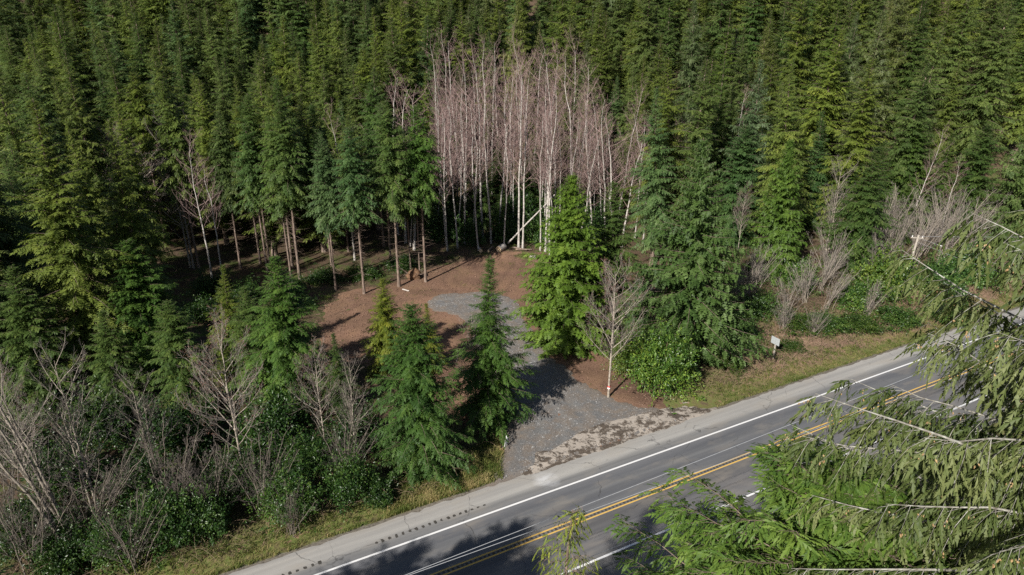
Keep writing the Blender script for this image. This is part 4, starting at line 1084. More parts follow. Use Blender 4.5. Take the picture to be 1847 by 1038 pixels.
SHRUBS = [
    ('sh5', 14.2, 56.4, 1.55, 1.5, (1.25, 1.3, 0.9), 'large bright glossy laurel bush right of the ribboned alder'),
    ('sh5', 11.2, 58.6, 1.1, 0.85, (1.5, 1.3, 0.9), 'yellow-green bush behind the ribboned alder, left of the large laurel'),
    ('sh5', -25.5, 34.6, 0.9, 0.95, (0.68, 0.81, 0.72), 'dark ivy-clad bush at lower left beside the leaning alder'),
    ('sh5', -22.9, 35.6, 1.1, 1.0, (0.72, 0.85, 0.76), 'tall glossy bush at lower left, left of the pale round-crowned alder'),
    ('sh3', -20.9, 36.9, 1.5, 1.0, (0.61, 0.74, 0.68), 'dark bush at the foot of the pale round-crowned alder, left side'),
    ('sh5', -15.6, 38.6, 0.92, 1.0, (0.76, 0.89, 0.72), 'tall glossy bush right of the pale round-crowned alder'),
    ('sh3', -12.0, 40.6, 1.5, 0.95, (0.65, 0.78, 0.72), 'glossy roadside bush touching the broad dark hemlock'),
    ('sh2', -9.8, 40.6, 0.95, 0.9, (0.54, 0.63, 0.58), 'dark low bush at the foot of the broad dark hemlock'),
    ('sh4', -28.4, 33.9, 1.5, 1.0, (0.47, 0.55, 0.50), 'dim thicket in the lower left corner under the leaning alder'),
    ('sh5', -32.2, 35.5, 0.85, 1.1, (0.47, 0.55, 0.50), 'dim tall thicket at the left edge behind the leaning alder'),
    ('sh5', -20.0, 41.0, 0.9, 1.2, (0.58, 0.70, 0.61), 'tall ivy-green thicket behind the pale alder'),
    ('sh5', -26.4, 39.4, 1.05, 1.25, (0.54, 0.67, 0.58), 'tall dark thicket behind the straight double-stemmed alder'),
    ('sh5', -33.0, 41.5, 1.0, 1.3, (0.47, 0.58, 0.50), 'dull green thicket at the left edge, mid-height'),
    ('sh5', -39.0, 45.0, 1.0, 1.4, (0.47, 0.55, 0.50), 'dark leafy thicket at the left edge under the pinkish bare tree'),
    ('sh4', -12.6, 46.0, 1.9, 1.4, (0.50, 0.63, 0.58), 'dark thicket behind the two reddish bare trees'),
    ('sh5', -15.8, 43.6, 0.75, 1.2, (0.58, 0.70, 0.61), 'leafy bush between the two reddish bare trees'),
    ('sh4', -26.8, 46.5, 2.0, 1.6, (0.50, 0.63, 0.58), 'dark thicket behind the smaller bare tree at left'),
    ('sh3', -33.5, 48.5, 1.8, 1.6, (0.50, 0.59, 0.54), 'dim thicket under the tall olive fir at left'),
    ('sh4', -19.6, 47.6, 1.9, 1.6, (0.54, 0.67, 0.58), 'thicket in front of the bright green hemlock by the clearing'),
    ('sh3', 44.0, 75.8, 2.2, 1.75, (1.2, 1.15, 0.9), 'big ivy mound left of the utility pole'),
    ('sh2', 39.6, 73.0, 1.6, 1.5, (1.1, 1.15, 1.0), 'lower leafy bush at the left foot of the ivy mound'),
    ('sh3', 53.0, 78.0, 1.9, 1.7, (0.75, 0.9, 0.9), 'dark leafy thicket under the wires right of the pole'),
    ('sh3', 59.5, 82.0, 1.8, 1.7, (0.8, 0.95, 0.9), 'dark leafy thicket at the right edge under the wires'),
    ('sh4', 50.5, 72.5, 1.5, 1.5, (0.8, 0.85, 0.8), 'dull thicket below the utility pole by the right verge'),
    ('sh1', 34.6, 76.5, 1.5, 1.5, (0.95, 1.05, 0.9), 'leafy bush among the bare stems above the bramble bank'),
    ('sh4', 27.5, 69.5, 1.3, 1.3, (0.9, 0.95, 0.85), 'leafy thicket at the right foot of the largest spruce'),
    ('sh4', 31.0, 68.0, 0.7, 1.2, (0.8, 0.78, 0.62), 'low green patch of brush right of the road sign'),
    ('sh4', 34.5, 68.5, 0.8, 1.4, (0.85, 0.9, 0.8), 'low dull brush in the middle of the bramble bank'),
    ('sh4', 38.5, 69.0, 0.7, 1.3, (0.8, 0.78, 0.62), 'low green brush below the leafy bush of the ivy mound'),
    ('sh4', 24.5, 66.0, 0.8, 1.1, (0.9, 0.95, 0.85), 'low brush between the largest spruce and the road sign'),
    ('sh4', 43.5, 70.5, 1.0, 1.4, (0.85, 0.9, 0.8), 'dull brush in front of the big ivy mound'),
    ('sh4', 22.0, 60.5, 0.45, 0.9, (0.8, 0.78, 0.62), 'low green brush on the verge left of the road sign'),
    ('sh4', 29.0, 64.0, 0.4, 0.8, (0.8, 0.78, 0.62), 'low green weeds just right of the road sign'),
    ('sh4', -25.5, 75.0, 0.9, 1.0, (0.6, 0.7, 0.6), 'added shade-dark salal at the left edge of the soil clearing'),  # salal added left of the clearing, its dark colour standing in for floor shade
    ('sh4', -28.5, 80.0, 1.0, 1.2, (0.6, 0.7, 0.6), 'added shade-dark salal between the fir pair and the clearing'),
    ('sh4', -24.8, 84.0, 1.0, 1.1, (0.55, 0.65, 0.55), 'added shade-dark salal behind the lone bluish fir'),
    ('sh4', -33.0, 77.0, 1.1, 1.4, (0.55, 0.65, 0.55), 'added shade-dark salal under the reddish-trunked firs at left'),
    ('sh4', -38.0, 80.5, 1.1, 1.4, (0.5, 0.6, 0.5), 'added shade-dark salal at the foot of the white alder pair'),
    ('sh4', -30.0, 71.0, 1.0, 1.2, (0.55, 0.65, 0.55), 'added shade-dark salal behind the thin yellow-green hemlock'),
    ('sh4', -20.0, 85.5, 0.9, 1.2, (0.55, 0.65, 0.55), 'added shade-dark salal behind the clearing-edge firs'),
    ('sh4', -15.5, 88.5, 1.0, 1.2, (0.55, 0.65, 0.55), 'added shade-dark salal left behind the root mound'),
    ('sh4', -36.5, 72.0, 1.2, 1.5, (0.5, 0.6, 0.5), 'added shade-dark salal in the black gap at left'),
    ('sh4', -6.5, 100.0, 2.0, 1.3, (0.6, 0.75, 0.7), 'added shade-dark undergrowth clump at the left front of the alder stand'),  # clumps added under the alders, shade put into their dark leaf colour
    ('sh4', -1.0, 101.5, 2.0, 1.5, (0.6, 0.75, 0.7), 'added shade-dark undergrowth clump in the middle front of the alder stand'),
    ('sh4', 4.0, 101.0, 2.2, 1.4, (0.65, 0.8, 0.7), 'added shade-dark undergrowth clump behind the propped alder stem'),
    ('sh4', 9.0, 98.5, 2.2, 1.6, (0.7, 0.85, 0.75), 'added shade-dark undergrowth clump at the right front of the alder stand'),
    ('sh4', -11.0, 102.5, 2.2, 1.6, (0.6, 0.75, 0.7), 'added shade-dark undergrowth clump at the far left of the alder stand'),
    ('sh4', 13.0, 103.0, 2.4, 1.7, (0.65, 0.8, 0.7), 'added shade-dark undergrowth clump at the far right of the alder stand'),
    ('sh4', 1.5, 107.0, 2.6, 2.2, (0.6, 0.75, 0.7), 'added shade-dark undergrowth mass deep inside the alder stand'),
]
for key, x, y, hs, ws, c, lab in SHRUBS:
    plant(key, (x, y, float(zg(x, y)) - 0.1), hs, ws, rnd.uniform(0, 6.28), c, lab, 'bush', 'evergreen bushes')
THICKETS = [
    ('br1', 31.0, 70.5, 0.8, 'bare grey thicket right of the largest spruce above the brambles'),
    ('br1', 34.0, 73.0, 1.0, 'pale bare thicket in the middle of the bramble bank'),
    ('br2', 37.0, 75.5, 1.0, 'fan of leaning bare stems left of the ivy mound'),
    ('br2', 36.2, 71.8, 0.9, 'brown leaning stems below the fan of bare stems'),
    ('br1', 39.5, 79.5, 1.2, 'bare thicket under the dark hemlock above the brambles'),
    ('br1', 48.5, 82.5, 1.4, 'tall bare thicket directly behind the utility pole'),
    ('br2', 52.5, 84.0, 1.4, 'leaning bare stems right of the utility pole'),
    ('br1', 55.5, 88.0, 1.5, 'bare grey thicket at the foot of the leaning white alder'),
    ('br2', 57.5, 86.0, 1.4, 'leaning bare stems above the level wire'),
    ('br2', 62.0, 88.0, 1.3, 'leaning bare stems near the right edge above the level wire'),
    ('br1', 50.0, 89.0, 1.5, 'bare brown thicket left of the leaning white alder'),
    ('br1', 29.5, 67.0, 0.7, 'grey twigs above the low green patch right of the sign'),
    ('br1', 32.5, 66.5, 0.6, 'grey twigs on the bank, middle of three low ones'),
    ('br2', 40.5, 71.0, 0.8, 'leaning grey stems below the ivy mound'),
    ('br1', 45.0, 79.5, 1.3, 'bare thicket behind the top of the ivy mound'),
    ('br1', 26.0, 71.5, 1.0, 'bare grey brush at the right skirt of the largest spruce'),
    ('br1', 53.5, 91.5, 1.6, 'tall bare thicket up the slope left of the leaning white alder'),
    ('br1', 60.5, 91.5, 1.6, 'tall bare thicket right behind the leaning white alder'),
    ('br2', 65.5, 93.5, 1.5, 'leaning bare stems below the wide layered conifer at the right edge'),
    ('br1', 28.5, 75.0, 1.1, 'bare thicket between the largest spruce and the bright conifer'),
    ('br1', -20.6, 38.4, 1.1, 'dim tangle of bare stems left of the pale round-crowned alder'),
    ('br1', -30.5, 33.8, 1.2, 'dim tangle of bare stems behind the leaning alder at lower left'),
    ('br1', -34.5, 37.0, 1.2, 'dim tangle of bare stems at the left edge near the bottom'),
    ('br1', -17.6, 38.9, 1.1, 'tangle of bare twigs at the foot of the pale round-crowned alder'),
    ('br1', -24.0, 33.6, 1.0, 'bare twigs in front of the tall glossy bush at lower left'),
    ('br1', -15.0, 37.0, 0.7, 'bare twigs before the bush right of the pale alder'),
    ('br2', -28.0, 36.0, 1.3, 'leaning bare stems between the leaning and the double-stemmed alder'),
    ('br1', -23.5, 38.5, 1.3, 'bare brush left of the pale round-crowned alder, upper'),
    ('br1', -12.5, 42.6, 1.0, 'bare brush at the foot of the reddish bare tree'),
    ('br1', 10.2, 59.8, 0.8, 'brown twiggy thicket behind the ribboned alder'),
]
for key, x, y, s, lab in THICKETS:
    plant(key, (x, y, float(zg(x, y)) - 0.1), s, s, rnd.uniform(0, 6.28) if key == 'br1' else rnd.uniform(-0.4, 0.4), (1, 1, 1), lab, 'thicket', 'bare thickets', bark=(0.6, 0.56, 0.5) if x > 0 else (0.4, 0.37, 0.33), twigs=(0.8, 0.98, 0.95) if x > 0 else (0.5, 0.6, 0.58))

# ---------------------------------------------------------------- brambles, verge grass, ferns
def scatter(rng, n, test):
    out = []
    while sum(map(len, out)) < n:
        x = rng.uniform(-48, 72, n); y = rng.uniform(25, 98, n)
        k = test(x, y)
        out.append(np.stack([x[k], y[k]], -1))
    return np.concatenate(out)[:n]

def brambles(name, label, n, test, seed, h=(0.4, 1.3), leaves=7, tall=0.0):
    rng = np.random.default_rng(seed)
    p = scatter(rng, n, test)
    mb = MB()
    az = rng.uniform(0, 6.28, n); L = rng.uniform(*h, n) * np.where(rng.random(n) < tall, 2.2, 1)
    s = np.linspace(0, 1, 5)
    hx = L[:, None] * (s + 0.25 * s ** 2) * rng.uniform(0.4, 1.0, (n, 1)); hz_ = L[:, None] * (1.15 * s - 0.75 * s ** 2.2)
    z0 = zg(p[:, 0], p[:, 1])
    P = np.stack([p[:, 0:1] + np.cos(az)[:, None] * hx, p[:, 1:2] + np.sin(az)[:, None] * hx, z0[:, None] + hz_], -1)
    P[..., :2] += np.cumsum(rng.normal(0, 0.035, (n, 5, 2)), 1)
    tubes(P, np.full((n, 1), 0.011) * np.linspace(1, 0.5, 5)[None], 3, mb, slot=0)
    q, d = along(P, rng.uniform(0.15, 1, (n, leaves)))
    q = q.reshape(-1, 3); k = len(q)
    q = q + rng.normal(0, 0.07, q.shape)
    dd = unit(rng.normal(0, 1, (k, 3)) + np.array([0, 0, 0.2])); nn = unit(rng.normal(0, 0.6, (k, 3)) + np.array([0, 0, 1.0]))
    patch = 0.5 + 0.5 * wob(q[:, 0], q[:, 1], 0.9, seed)
    leaf_quads(mb, q, dd, nn, rng.uniform(0.06, 0.14, k), rng.uniform(0.025, 0.045, k), np.clip(0.25 + 0.5 * patch + rng.normal(0, 0.2, k), 0, 1), slot=1)
    o = link(name, mb.mesh(name, [M['cane'], M['bramble']]))
    tag(o, label, 'brambles', None, 'stuff')
    return o
def bb(x, y): return x * RN[0] + y * RN[1]
clear_sd = lambda x, y: in_poly_sd(x, y, CLEARING)
brambles("bramble_bank", 'tangle of brown brambles covering the bank right of the sign', 4800,
         lambda x, y: (x > 17) & (x < 68) & (bb(x, y) > 40.2 + 0.6 * wob(x, y, 1.0)) & (bb(x, y) < 54), 91, (0.5, 1.5), 6, 0.1)
brambles("bramble_verge", 'low dark brambles under the trees along the left verge', 2600,
         lambda x, y: (x > -44) & (x < -3.0) & (bb(x, y) > 39.6 + 0.5 * wob(x, y, 1.0)) & (bb(x, y) < 50) & (clear_sd(x, y) < -1), 92, (0.5, 1.6), 12, 0.15)
brambles("forest_undergrowth", 'dark undergrowth beneath the trees around the clearing', 1900,
         lambda x, y: (y > 46) & (y < 98) & (x > -46) & (x < 34) & (bb(x, y) > 44) & (clear_sd(x, y) < -0.5) & ((clear_sd(x, y) > -9) | (x > 6)), 93, (0.4, 1.2), 8, 0.05)

def grass(name, label, n, test, seed, hh, straw):
    rng = np.random.default_rng(seed)
    p = scatter(rng, n, test)
    # blades gather in tufts
    cl = p[rng.integers(0, max(1, n // 25), n)] if n > 25 else p
    w = rng.random(n) < 0.75
    p = np.where(w[:, None], cl + rng.normal(0, 0.13, (n, 2)), p)
    k = test(p[:, 0], p[:, 1]); p = p[k]; n = len(p)
    az = rng.uniform(0, 6.28, n); H = rng.uniform(*hh, n); ln = rng.uniform(0.3, 1.0, n) * H
    z = zg(p[:, 0], p[:, 1]) - 0.03
    b0 = np.stack([p[:, 0], p[:, 1], z], -1)
    s = np.stack([-np.sin(az), np.cos(az), np.zeros(n)], -1) * 0.016
    f = np.stack([np.cos(az), np.sin(az), np.zeros(n)], -1)
    m = b0 + f * (ln * 0.35)[:, None] + np.array([0, 0, 1.0]) * (H * 0.75)[:, None]
    t = b0 + f * ln[:, None] + np.array([0, 0, 1.0]) * (H * 0.9)[:, None]
    V = np.stack([b0 - s, b0 + s, m + s * 0.8, m - s * 0.8, t], 1)
    T = (np.arange(n) * 5)[:, None, None] + np.array([(0, 1, 2), (0, 2, 3), (3, 2, 4)])[None]
    dry = 0.5 + 0.5 * wob(p[:, 0], p[:, 1], 1.6, seed)
    tint = np.clip(straw * dry * 1.3 + rng.normal(0.1, 0.2, n), 0, 1)
    mb = MB().add(V, tris=T, tint=np.repeat(tint, 5))
    tag(link(name, mb.mesh(name, M['grass'])), label, 'grass', None, 'stuff')
grass("verge_grass", 'green and straw-coloured grass along the far edge of the pavement', 38000,
      lambda x, y: (bb(x, y) > 38.05 + 0.12 * wob(x, y, 2)) & (bb(x, y) < 41.0 + 0.8 * wob(x, y, 0.7)) & (x > -42) & (x < 68) & ~((x > -1.2) & (x < 18.5) & (bb(x, y) < 47)), 101, (0.08, 0.26), 0.55)
grass("tussock_grass", 'bright grass tussocks at the corner of driveway and highway', 12000,
      lambda x, y: (x > -9) & (x < -0.7) & (bb(x, y) > 38.1) & (bb(x, y) < 43.8 + 0.3 * x) & (y < 50), 102, (0.12, 0.42), 0.75)
grass("clearing_grass", 'thin patch of green grass at the back of the clearing', 3500,
      lambda x, y: (np.hypot((x - 2.6) / 2.2, (y - 93.9) / 1.1) < 1 + 0.3 * wob(x, y, 2)), 103, (0.06, 0.16), 0.2)
grass("clearing_weeds", 'sparse weeds and grass sprigs on the bare soil of the clearing', 5000,
      lambda x, y: (clear_sd(x, y) > -1.0) & (wob(x, y, 0.9, 5) > 0.25) & (in_poly_sd(x, y, DRIVE) < -0.3) & (bb(x, y) > 41), 105, (0.05, 0.18), 0.6)
grass("bank_grass", 'pale grass and moss among the brambles on the right bank', 9000,
      lambda x, y: (x > 15) & (x < 66) & (bb(x, y) > 40) & (bb(x, y) < 47) & (wob(x, y, 0.6, 2) > 0.0), 104, (0.1, 0.35), 0.6)

def fern(seed):
    rng = np.random.default_rng(seed)
    mb = MB(); n = 16
    az = np.arange(n) * 2.4 + rng.normal(0, 0.2, n)
    d = np.stack([np.cos(az), np.sin(az), rng.uniform(0.35, 1.3, n)], -1)
    feather(mb, np.zeros((n, 3)) + np.array([0, 0, 0.05]), d, np.cross(d, [0, 0, 1.0]), rng.uniform(0.6, 1.0, n), 9, 0.17, rng, 0.45, rng.uniform(0.2, 0.8, n), 0.1, 0.7)
    return {'foliage': (mb, M['fern'])}
proto('fern', 'sword_fern', fern(111))
FERNS = [(-23.5, 82.5), (-20.8, 84.0), (-25.6, 82.2), (-17.2, 84.2), (-16.2, 83.4), (-23.0, 78.2), (-12.6, 90.2), (-9.0, 93.0), (0.2, 97.4), (2.4, 97.6), (-22.4, 33.9), (-20.2, 35.2), (-24.0, 33.6)]
for i, (x, y) in enumerate(FERNS):
    s = rnd.uniform(1.0, 1.5)
    plant('fern', (x, y, float(zg(x, y))), s, s, rnd.uniform(0, 6), (1, 1, 1),
          'arching green sword fern, %s from the left %s' % ((ordw(sorted(a for a, b in FERNS if b > 60).index(x)), 'around the clearing edge') if y > 60 else (ordw(sorted(a for a, b in FERNS if b < 60).index(x)), 'on the lower left verge')), 'fern', 'sword ferns')

# ---------------------------------------------------------------- trees on the near side, below and beside the camera
# coned spruce at the right: trunk just outside the frame, lichened limbs reaching into it
proto('fgs', 'coned_spruce', near_conifer(201, 31.0, 20.0, 8.0, 145, 46, 18, 'spruce', 'lichen', -8, 30, 12, 0.40, 1.0, 0.38, 0.75, K=4, width=0.29, cones=7000, tip_up=16, branch_r=0.05, flat=0.5, dead_sec=0.05, lw=1.0, ragged=0.25))
FGS = (13.6, 11.5)
plant('fgs', (FGS[0], FGS[1], float(zg(*FGS))), 1.0, 1.0, 0.4, (0.98, 0.98, 0.88), 'towering spruce hung with tan cones at the right edge in front of the road', 'tree', 'trees on the near side of the highway')
# fresh green hemlock below it
proto('fgh', 'near_hemlock', near_conifer(202, 22.4, 12.5, 8.6, 170, 46, 13, 'hemlock', 'bark', 0, 42, 22, 0.75, 1.1, 0.44, 0.22, K=4, width=0.33, tip_up=0, branch_r=0.03, flat=0.12, lw=1.0))
plant('fgh', (9.0, 14.9, float(zg(9.0, 14.9))), 1.0, 1.0, 1.1, (1.05, 1.15, 0.85), 'fresh green hemlock at the bottom, below the coned spruce', 'tree', 'trees on the near side of the highway')
# thin top poking into the bottom of the frame
proto('fgt', 'near_hemlock', near_conifer(203, 21.8, 15, 1.9, 48, 12, 6, 'hemlock', 'bark', 5, 50, 60, 0.8, 0.5, 0.24, 0.7, K=4, width=0.3, lw=1.0, tip_up=0, branch_r=0.018, flat=0.3))
plant('fgt', (0.9, 14.4, float(zg(0.9, 14.4))), 1.0, 1.0, 0.0, (1.9, 1.5, 0.9), 'thin yellow-green hemlock tip at the bottom edge over the centre line', 'tree', 'trees on the near side of the highway', tilt=(0, 0.03))
NEAR = ((-15.5, 12.5, 20.5, 'hm2'), (-19.5, 9.5, 21.5, 'hm3'), (-22.3, 11.0, 20.0, 'hm2'), (-17.6, 11.6, 20.5, 'hm1'), (-12.6, 12.4, 18.5, 'hm2'), (5.5, 9.0, 20.0, 'hm1'), (-13.8, -0.8, 33.5, 'hl3'), (-16.6, -3.0, 35.0, 'hl1'), (-11.0, 1.2, 32.0, 'hl2'), (-8.6, 2.6, 30.0, 'hl3'))
for i, (x, y, h, k) in enumerate(NEAR):
    plant(k, (x, y, float(zg(x, y))), h / HN[k], h / HN[k] * 1.2, i * 1.7, (1, 1, 1),
          'near-side hemlock casting its shadow on the road, %s from the left' % ordw(sorted(n[0] for n in NEAR).index(x)), 'tree', 'trees on the near side of the highway')

# ---------------------------------------------------------------- sign, marker, pole, wires, logs
def box_mesh(sx, sy, sz, bev=0.01, z0=0.0):
    """bevelled box standing on z0"""
    import bmesh
    bm = bmesh.new()
    bmesh.ops.create_cube(bm, size=1.0)
    for v in bm.verts:
        v.co = Vector((v.co.x * sx, v.co.y * sy, (v.co.z + 0.5) * sz + z0))
    bmesh.ops.bevel(bm, geom=bm.edges[:], offset=bev, segments=1, affect='EDGES')
    me = bpy.data.meshes.new("box"); bm.to_mesh(me); bm.free()
    return me
def simple(name, a, b, scale=12, rough=0.6, spec=0.4, metal=0.0):
    m, nt, out = mat(name)
    n = noise(nt, scale, 4, 0.7, N(nt, "ShaderNodeTexCoord").outputs["Object"])
    p = surf(nt, out, ramp(nt, n, [(0.3, a), (0.7, b)]), rough, spec)
    p.inputs["Metallic"].default_value = metal
    return m
M['sign_back'] = simple("bare_aluminium", (0.30, 0.33, 0.34), (0.42, 0.45, 0.46), 5, 0.5, 0.5, 0.2)
M['post'] = simple("weathered_post", (0.22, 0.19, 0.16), (0.42, 0.38, 0.33), 14, 0.9)
M['white'] = simple("white_board", (0.72, 0.72, 0.72), (0.82, 0.82, 0.82), 6, 0.5)
M['wire'] = simple("bare_wire", (0.4, 0.41, 0.43), (0.55, 0.56, 0.58), 3, 0.35, 0.6, 0.3)
M['dark_wire'] = simple("coated_cable", (0.03, 0.03, 0.03), (0.06, 0.06, 0.06), 3, 0.5)
M['cut_wood'] = simple("fresh_cut_wood", (0.62, 0.42, 0.24), (0.8, 0.62, 0.42), 10, 0.8)
M['ribbon_red'] = simple("red_tape", (0.5, 0.05, 0.05), (0.6, 0.08, 0.07), 6)
M['insulator'] = simple("porcelain", (0.6, 0.6, 0.6), (0.75, 0.75, 0.74), 6, 0.3)

# road sign seen from behind
sx, sy = 26.6, 61.9
sg = bpy.data.objects.new("road_sign", None); COL.objects.link(sg)
sg.location = (sx, sy, float(zg(sx, sy))); sg.rotation_euler = (0, 0, math.radians(-62))
tag(sg, 'road sign seen from behind on a wooden post above the right verge', 'sign')
me = box_mesh(0.13, 0.13, 2.5, 0.012); me.materials.append(M['post']); link("post", me, sg, (0, 0.09, -0.2))
for k in (-1, 1):
    me = box_mesh(0.52, 0.012, 0.78, 0.003); me.materials.append(M['sign_back']); link("panel", me, sg, (k * 0.265, 0, 1.62))
for z in (1.78, 2.18):
    me = box_mesh(0.9, 0.02, 0.05, 0.004); me.materials.append(M['post']); link("brace", me, sg, (0, 0.02, z))

# small white A-frame marker at the driveway corner
mk = bpy.data.objects.new("yard_sign", None); COL.objects.link(mk)
mx, my = -0.45, 46.9
mk.location = (mx, my, float(zg(mx, my))); mk.rotation_euler = (0, 0, math.radians(55))
tag(mk, 'small white yard sign under the hemlock at the driveway corner', 'sign')
me = box_mesh(0.05, 0.05, 1.15, 0.006); me.materials.append(M['white']); link("post", me, mk, (0.0, 0, -0.1))
me = box_mesh(0.05, 0.05, 0.75, 0.006); me.materials.append(M['white']); o = link("leg", me, mk, (-0.28, 0, -0.1)); o.rotation_euler = (0, 0.16, 0)
me = box_mesh(0.4, 0.02, 0.5, 0.006); me.materials.append(M['white']); o = link("board", me, mk, (-0.02, -0.045, 0.35)); o.rotation_euler = (0, -0.12, 0)

# ribbon round the bare alder
if ribbon_tree is not None:
    for name, z, m in (("ribbon", 1.02, M['white']), ("ribbon", 1.17, M['ribbon_red'])):
        mb = MB(); a = np.arange(13) * 2 * np.pi / 12
        r = 0.13
        V = np.concatenate([np.stack([r * np.cos(a), r * np.sin(a), np.full(13, z)], -1), np.stack([r * np.cos(a), r * np.sin(a), np.full(13, z + 0.13)], -1)])
        mb.add(V, quads=[(i, i + 1, i + 14, i + 13) for i in range(12)])
        o = link(name, mb.mesh(name, m), ribbon_tree)
        o['label'] = ('red' if m is M['ribbon_red'] else 'white') + ' ribbon tied round the trunk'

# utility pole on the bank
px_, py_ = 47.6, 77.2
pl = bpy.data.objects.new("utility_pole", None); COL.objects.link(pl)
pz = float(zg(px_, py_)); pl.location = (px_, py_, pz); pl.rotation_euler = (0, math.radians(4), 0)
tag(pl, 'short weathered utility pole rising from the ivy at right', 'pole')
mb = MB(); zz = np.linspace(-0.3, 7.5, 8); tubes(np.stack([0 * zz, 0 * zz, zz], -1)[None], np.linspace(0.17, 0.12, 8)[None], 10, mb)
mb.add(np.array([[0.12 * math.cos(a), 0.12 * math.sin(a), 7.5] for a in np.arange(10) * 0.6283]), tris=[(0, i, i + 1) for i in range(1, 9)])
link("post", mb.mesh("pole_post", M['post'], False), pl)
me = box_mesh(1.5, 0.1, 0.12, 0.01); me.materials.append(M['post']); o = link("crossarm", me, pl, (0, 0.14, 7.05)); 
for k in (-0.62, 0.0, 0.62):
    mb = MB(); tubes(np.array([[[0, 0, 0], [0, 0, 0.07], [0, 0, 0.1], [0, 0, 0.2]]], float), np.array([[0.03, 0.06, 0.035, 0.05]]), 8, mb)
    link("insulator", mb.mesh("insulator", M['insulator'], True), pl, (k, 0.14, 7.17))

def wire(name, A, B, sag, r, m, label, splice=None):
    A = np.array(A, float); B = np.array(B, float)
    s = np.linspace(0, 1, 40)[:, None]
    P = A * (1 - s) + B * s; P[:, 2] -= (4 * sag * s * (1 - s))[:, 0]
    mb = MB(); tubes(P[None], np.full((1, 40), r), 5, mb)
    o = link(name, mb.mesh(name, m, True))
    tag(o, label, 'wire', 'overhead wires')
    if splice:
        i = int(splice * 39); d = unit(P[i + 1] - P[i])
        Q = np.stack([P[i] - d * 0.3, P[i] - d * 0.2, P[i] + d * 0.2, P[i] + d * 0.3])
        mb = MB(); tubes(Q[None], np.array([[0.01, 0.07, 0.07, 0.01]]), 6, mb)
        link("splice", mb.mesh("splice", M['insulator'], True), o)
def along_road(a, b, z):
    return (a * RU[0] + b * RN[0], a * RU[1] + b * RN[1], z)
top_p = (px_ + 0.5, py_ + 0.1, pz + 7.3)
wire("service_wire", top_p, (96, 71, 11.5), 0.5, 0.011, M['wire'], 'thin wire from the pole running level to the right edge', 0.1)
wire("service_wire", (px_ + 0.5, py_ - 0.1, pz + 7.2), along_road(73.5, 22.6, 10.0), 0.5, 0.011, M['wire'], 'wire from the pole dropping to the right, upper of the two', 0.13)
wire("service_wire", (px_ + 0.4, py_ - 0.2, pz + 6.7), along_road(73.5, 22.2, 9.2), 0.6, 0.011, M['wire'], 'wire from the pole dropping to the right, lower of the two')
wire("overhead_wire", along_road(-45, 22.8, 9.65), along_road(74, 22.8, 11.4), 0.6, 0.015, M['wire'], 'bright overhead wire crossing the far lane, the upper one')
wire("overhead_wire", along_road(-45, 22.3, 12.1), along_road(74, 22.3, 9.2), 0.6, 0.015, M['wire'], 'bright overhead wire lying along the yellow centre line')
wire("overhead_wire", along_road(-45, 21.3, 9.5), along_road(74, 21.3, 7.6), 0.4, 0.011, M['wire'], 'overhead wire close above the near white edge line')
wire("overhead_cable", along_road(-45, 21.2, 8.5), along_road(74, 21.2, 6.7), 0.4, 0.014, M['dark_wire'], 'dark cable just below the near white edge line')
wire("overhead_cable", along_road(-45, 21.0, 7.5), along_road(74, 21.0, 5.7), 0.4, 0.014, M['dark_wire'], 'lowest dark cable near the bottom edge of the picture')

def log(name, A, B, r0, r1, label, cat='log', bark='alder_bark', ends=True):
    A = np.array(A, float); B = np.array(B, float)
    s = np.linspace(0, 1, 6)[:, None]
    rng = np.random.default_rng(int(abs(A[0] * 100 + A[1])))
    P = (B - A) * s + rng.normal(0, 0.03, (6, 3)) * s
    e = bpy.data.objects.new(name, None); COL.objects.link(e); e.location = A
    tag(e, label, cat)
    mb = MB(); tubes(P[None], np.linspace(r0, r1, 6)[None], 9, mb)
    link("bark", mb.mesh(name + "_bark", M[bark], True), e)
    d = unit(P[1] - P[0]); n1 = unit(np.cross(d, [0.1, 0.2, 1.0])); n2 = np.cross(d, n1)
    for c, r in ((P[0] + d * 0.004, r0 * 0.985), (P[-1] - d * 0.004, r1 * 0.985)):
        mb = MB(); a = np.arange(9) * 0.698
        mb.add(np.stack([c + r * (math.cos(w) * n1 + math.sin(w) * n2) for w in a]), tris=[(0, i, i + 1) for i in range(1, 8)])
        link("cut_end", mb.mesh("cut_end", M['cut_wood']), e)
    return e
def gz(x, y, h): return (x, y, float(zg(x, y)) + h)
log("log", gz(-4.6, 95.2, 0.3), gz(-4.9, 96.4, 0.3), 0.28, 0.27, 'short log with a white cut end at the left back of the clearing')
log("log", gz(-2.0, 95.4, 0.45), gz(-1.2, 96.6, 0.5), 0.48, 0.5, 'thick log with a broad tan cut face at the back of the clearing')
log("log", gz(-3.5, 95.6, 0.2), gz(-2.9, 97.4, 0.25), 0.2, 0.18, 'small dark log between the white-ended and tan-faced logs', bark='bark')
log("log", gz(0.6, 96.0, 0.15), gz(2.9, 96.5, 0.2), 0.12, 0.09, 'slim log lying along the debris at the back of the clearing', bark='bark')
log("log", gz(0.0, 96.6, 0.35), gz(2.2, 95.9, 0.3), 0.12, 0.1, 'crossed branch log in the debris at the back of the clearing', bark='bark')
log("log", gz(2.6, 93.2, 0.15), gz(3.4, 93.0, 0.15), 0.2, 0.2, 'small pale log chunk by the grass patch beside the cedar')
log("fallen_alder", gz(-0.6, 97.2, 0.8), (6.2, 96.8, 8.4), 0.13, 0.09, 'white broken alder stem propped at a slant across the stand', 'log')
log("log", gz(-14.0, 80.9, 0.1), gz(-13.0, 80.2, 0.1), 0.09, 0.08, 'white stick lying by the fir at the left of the root mound')
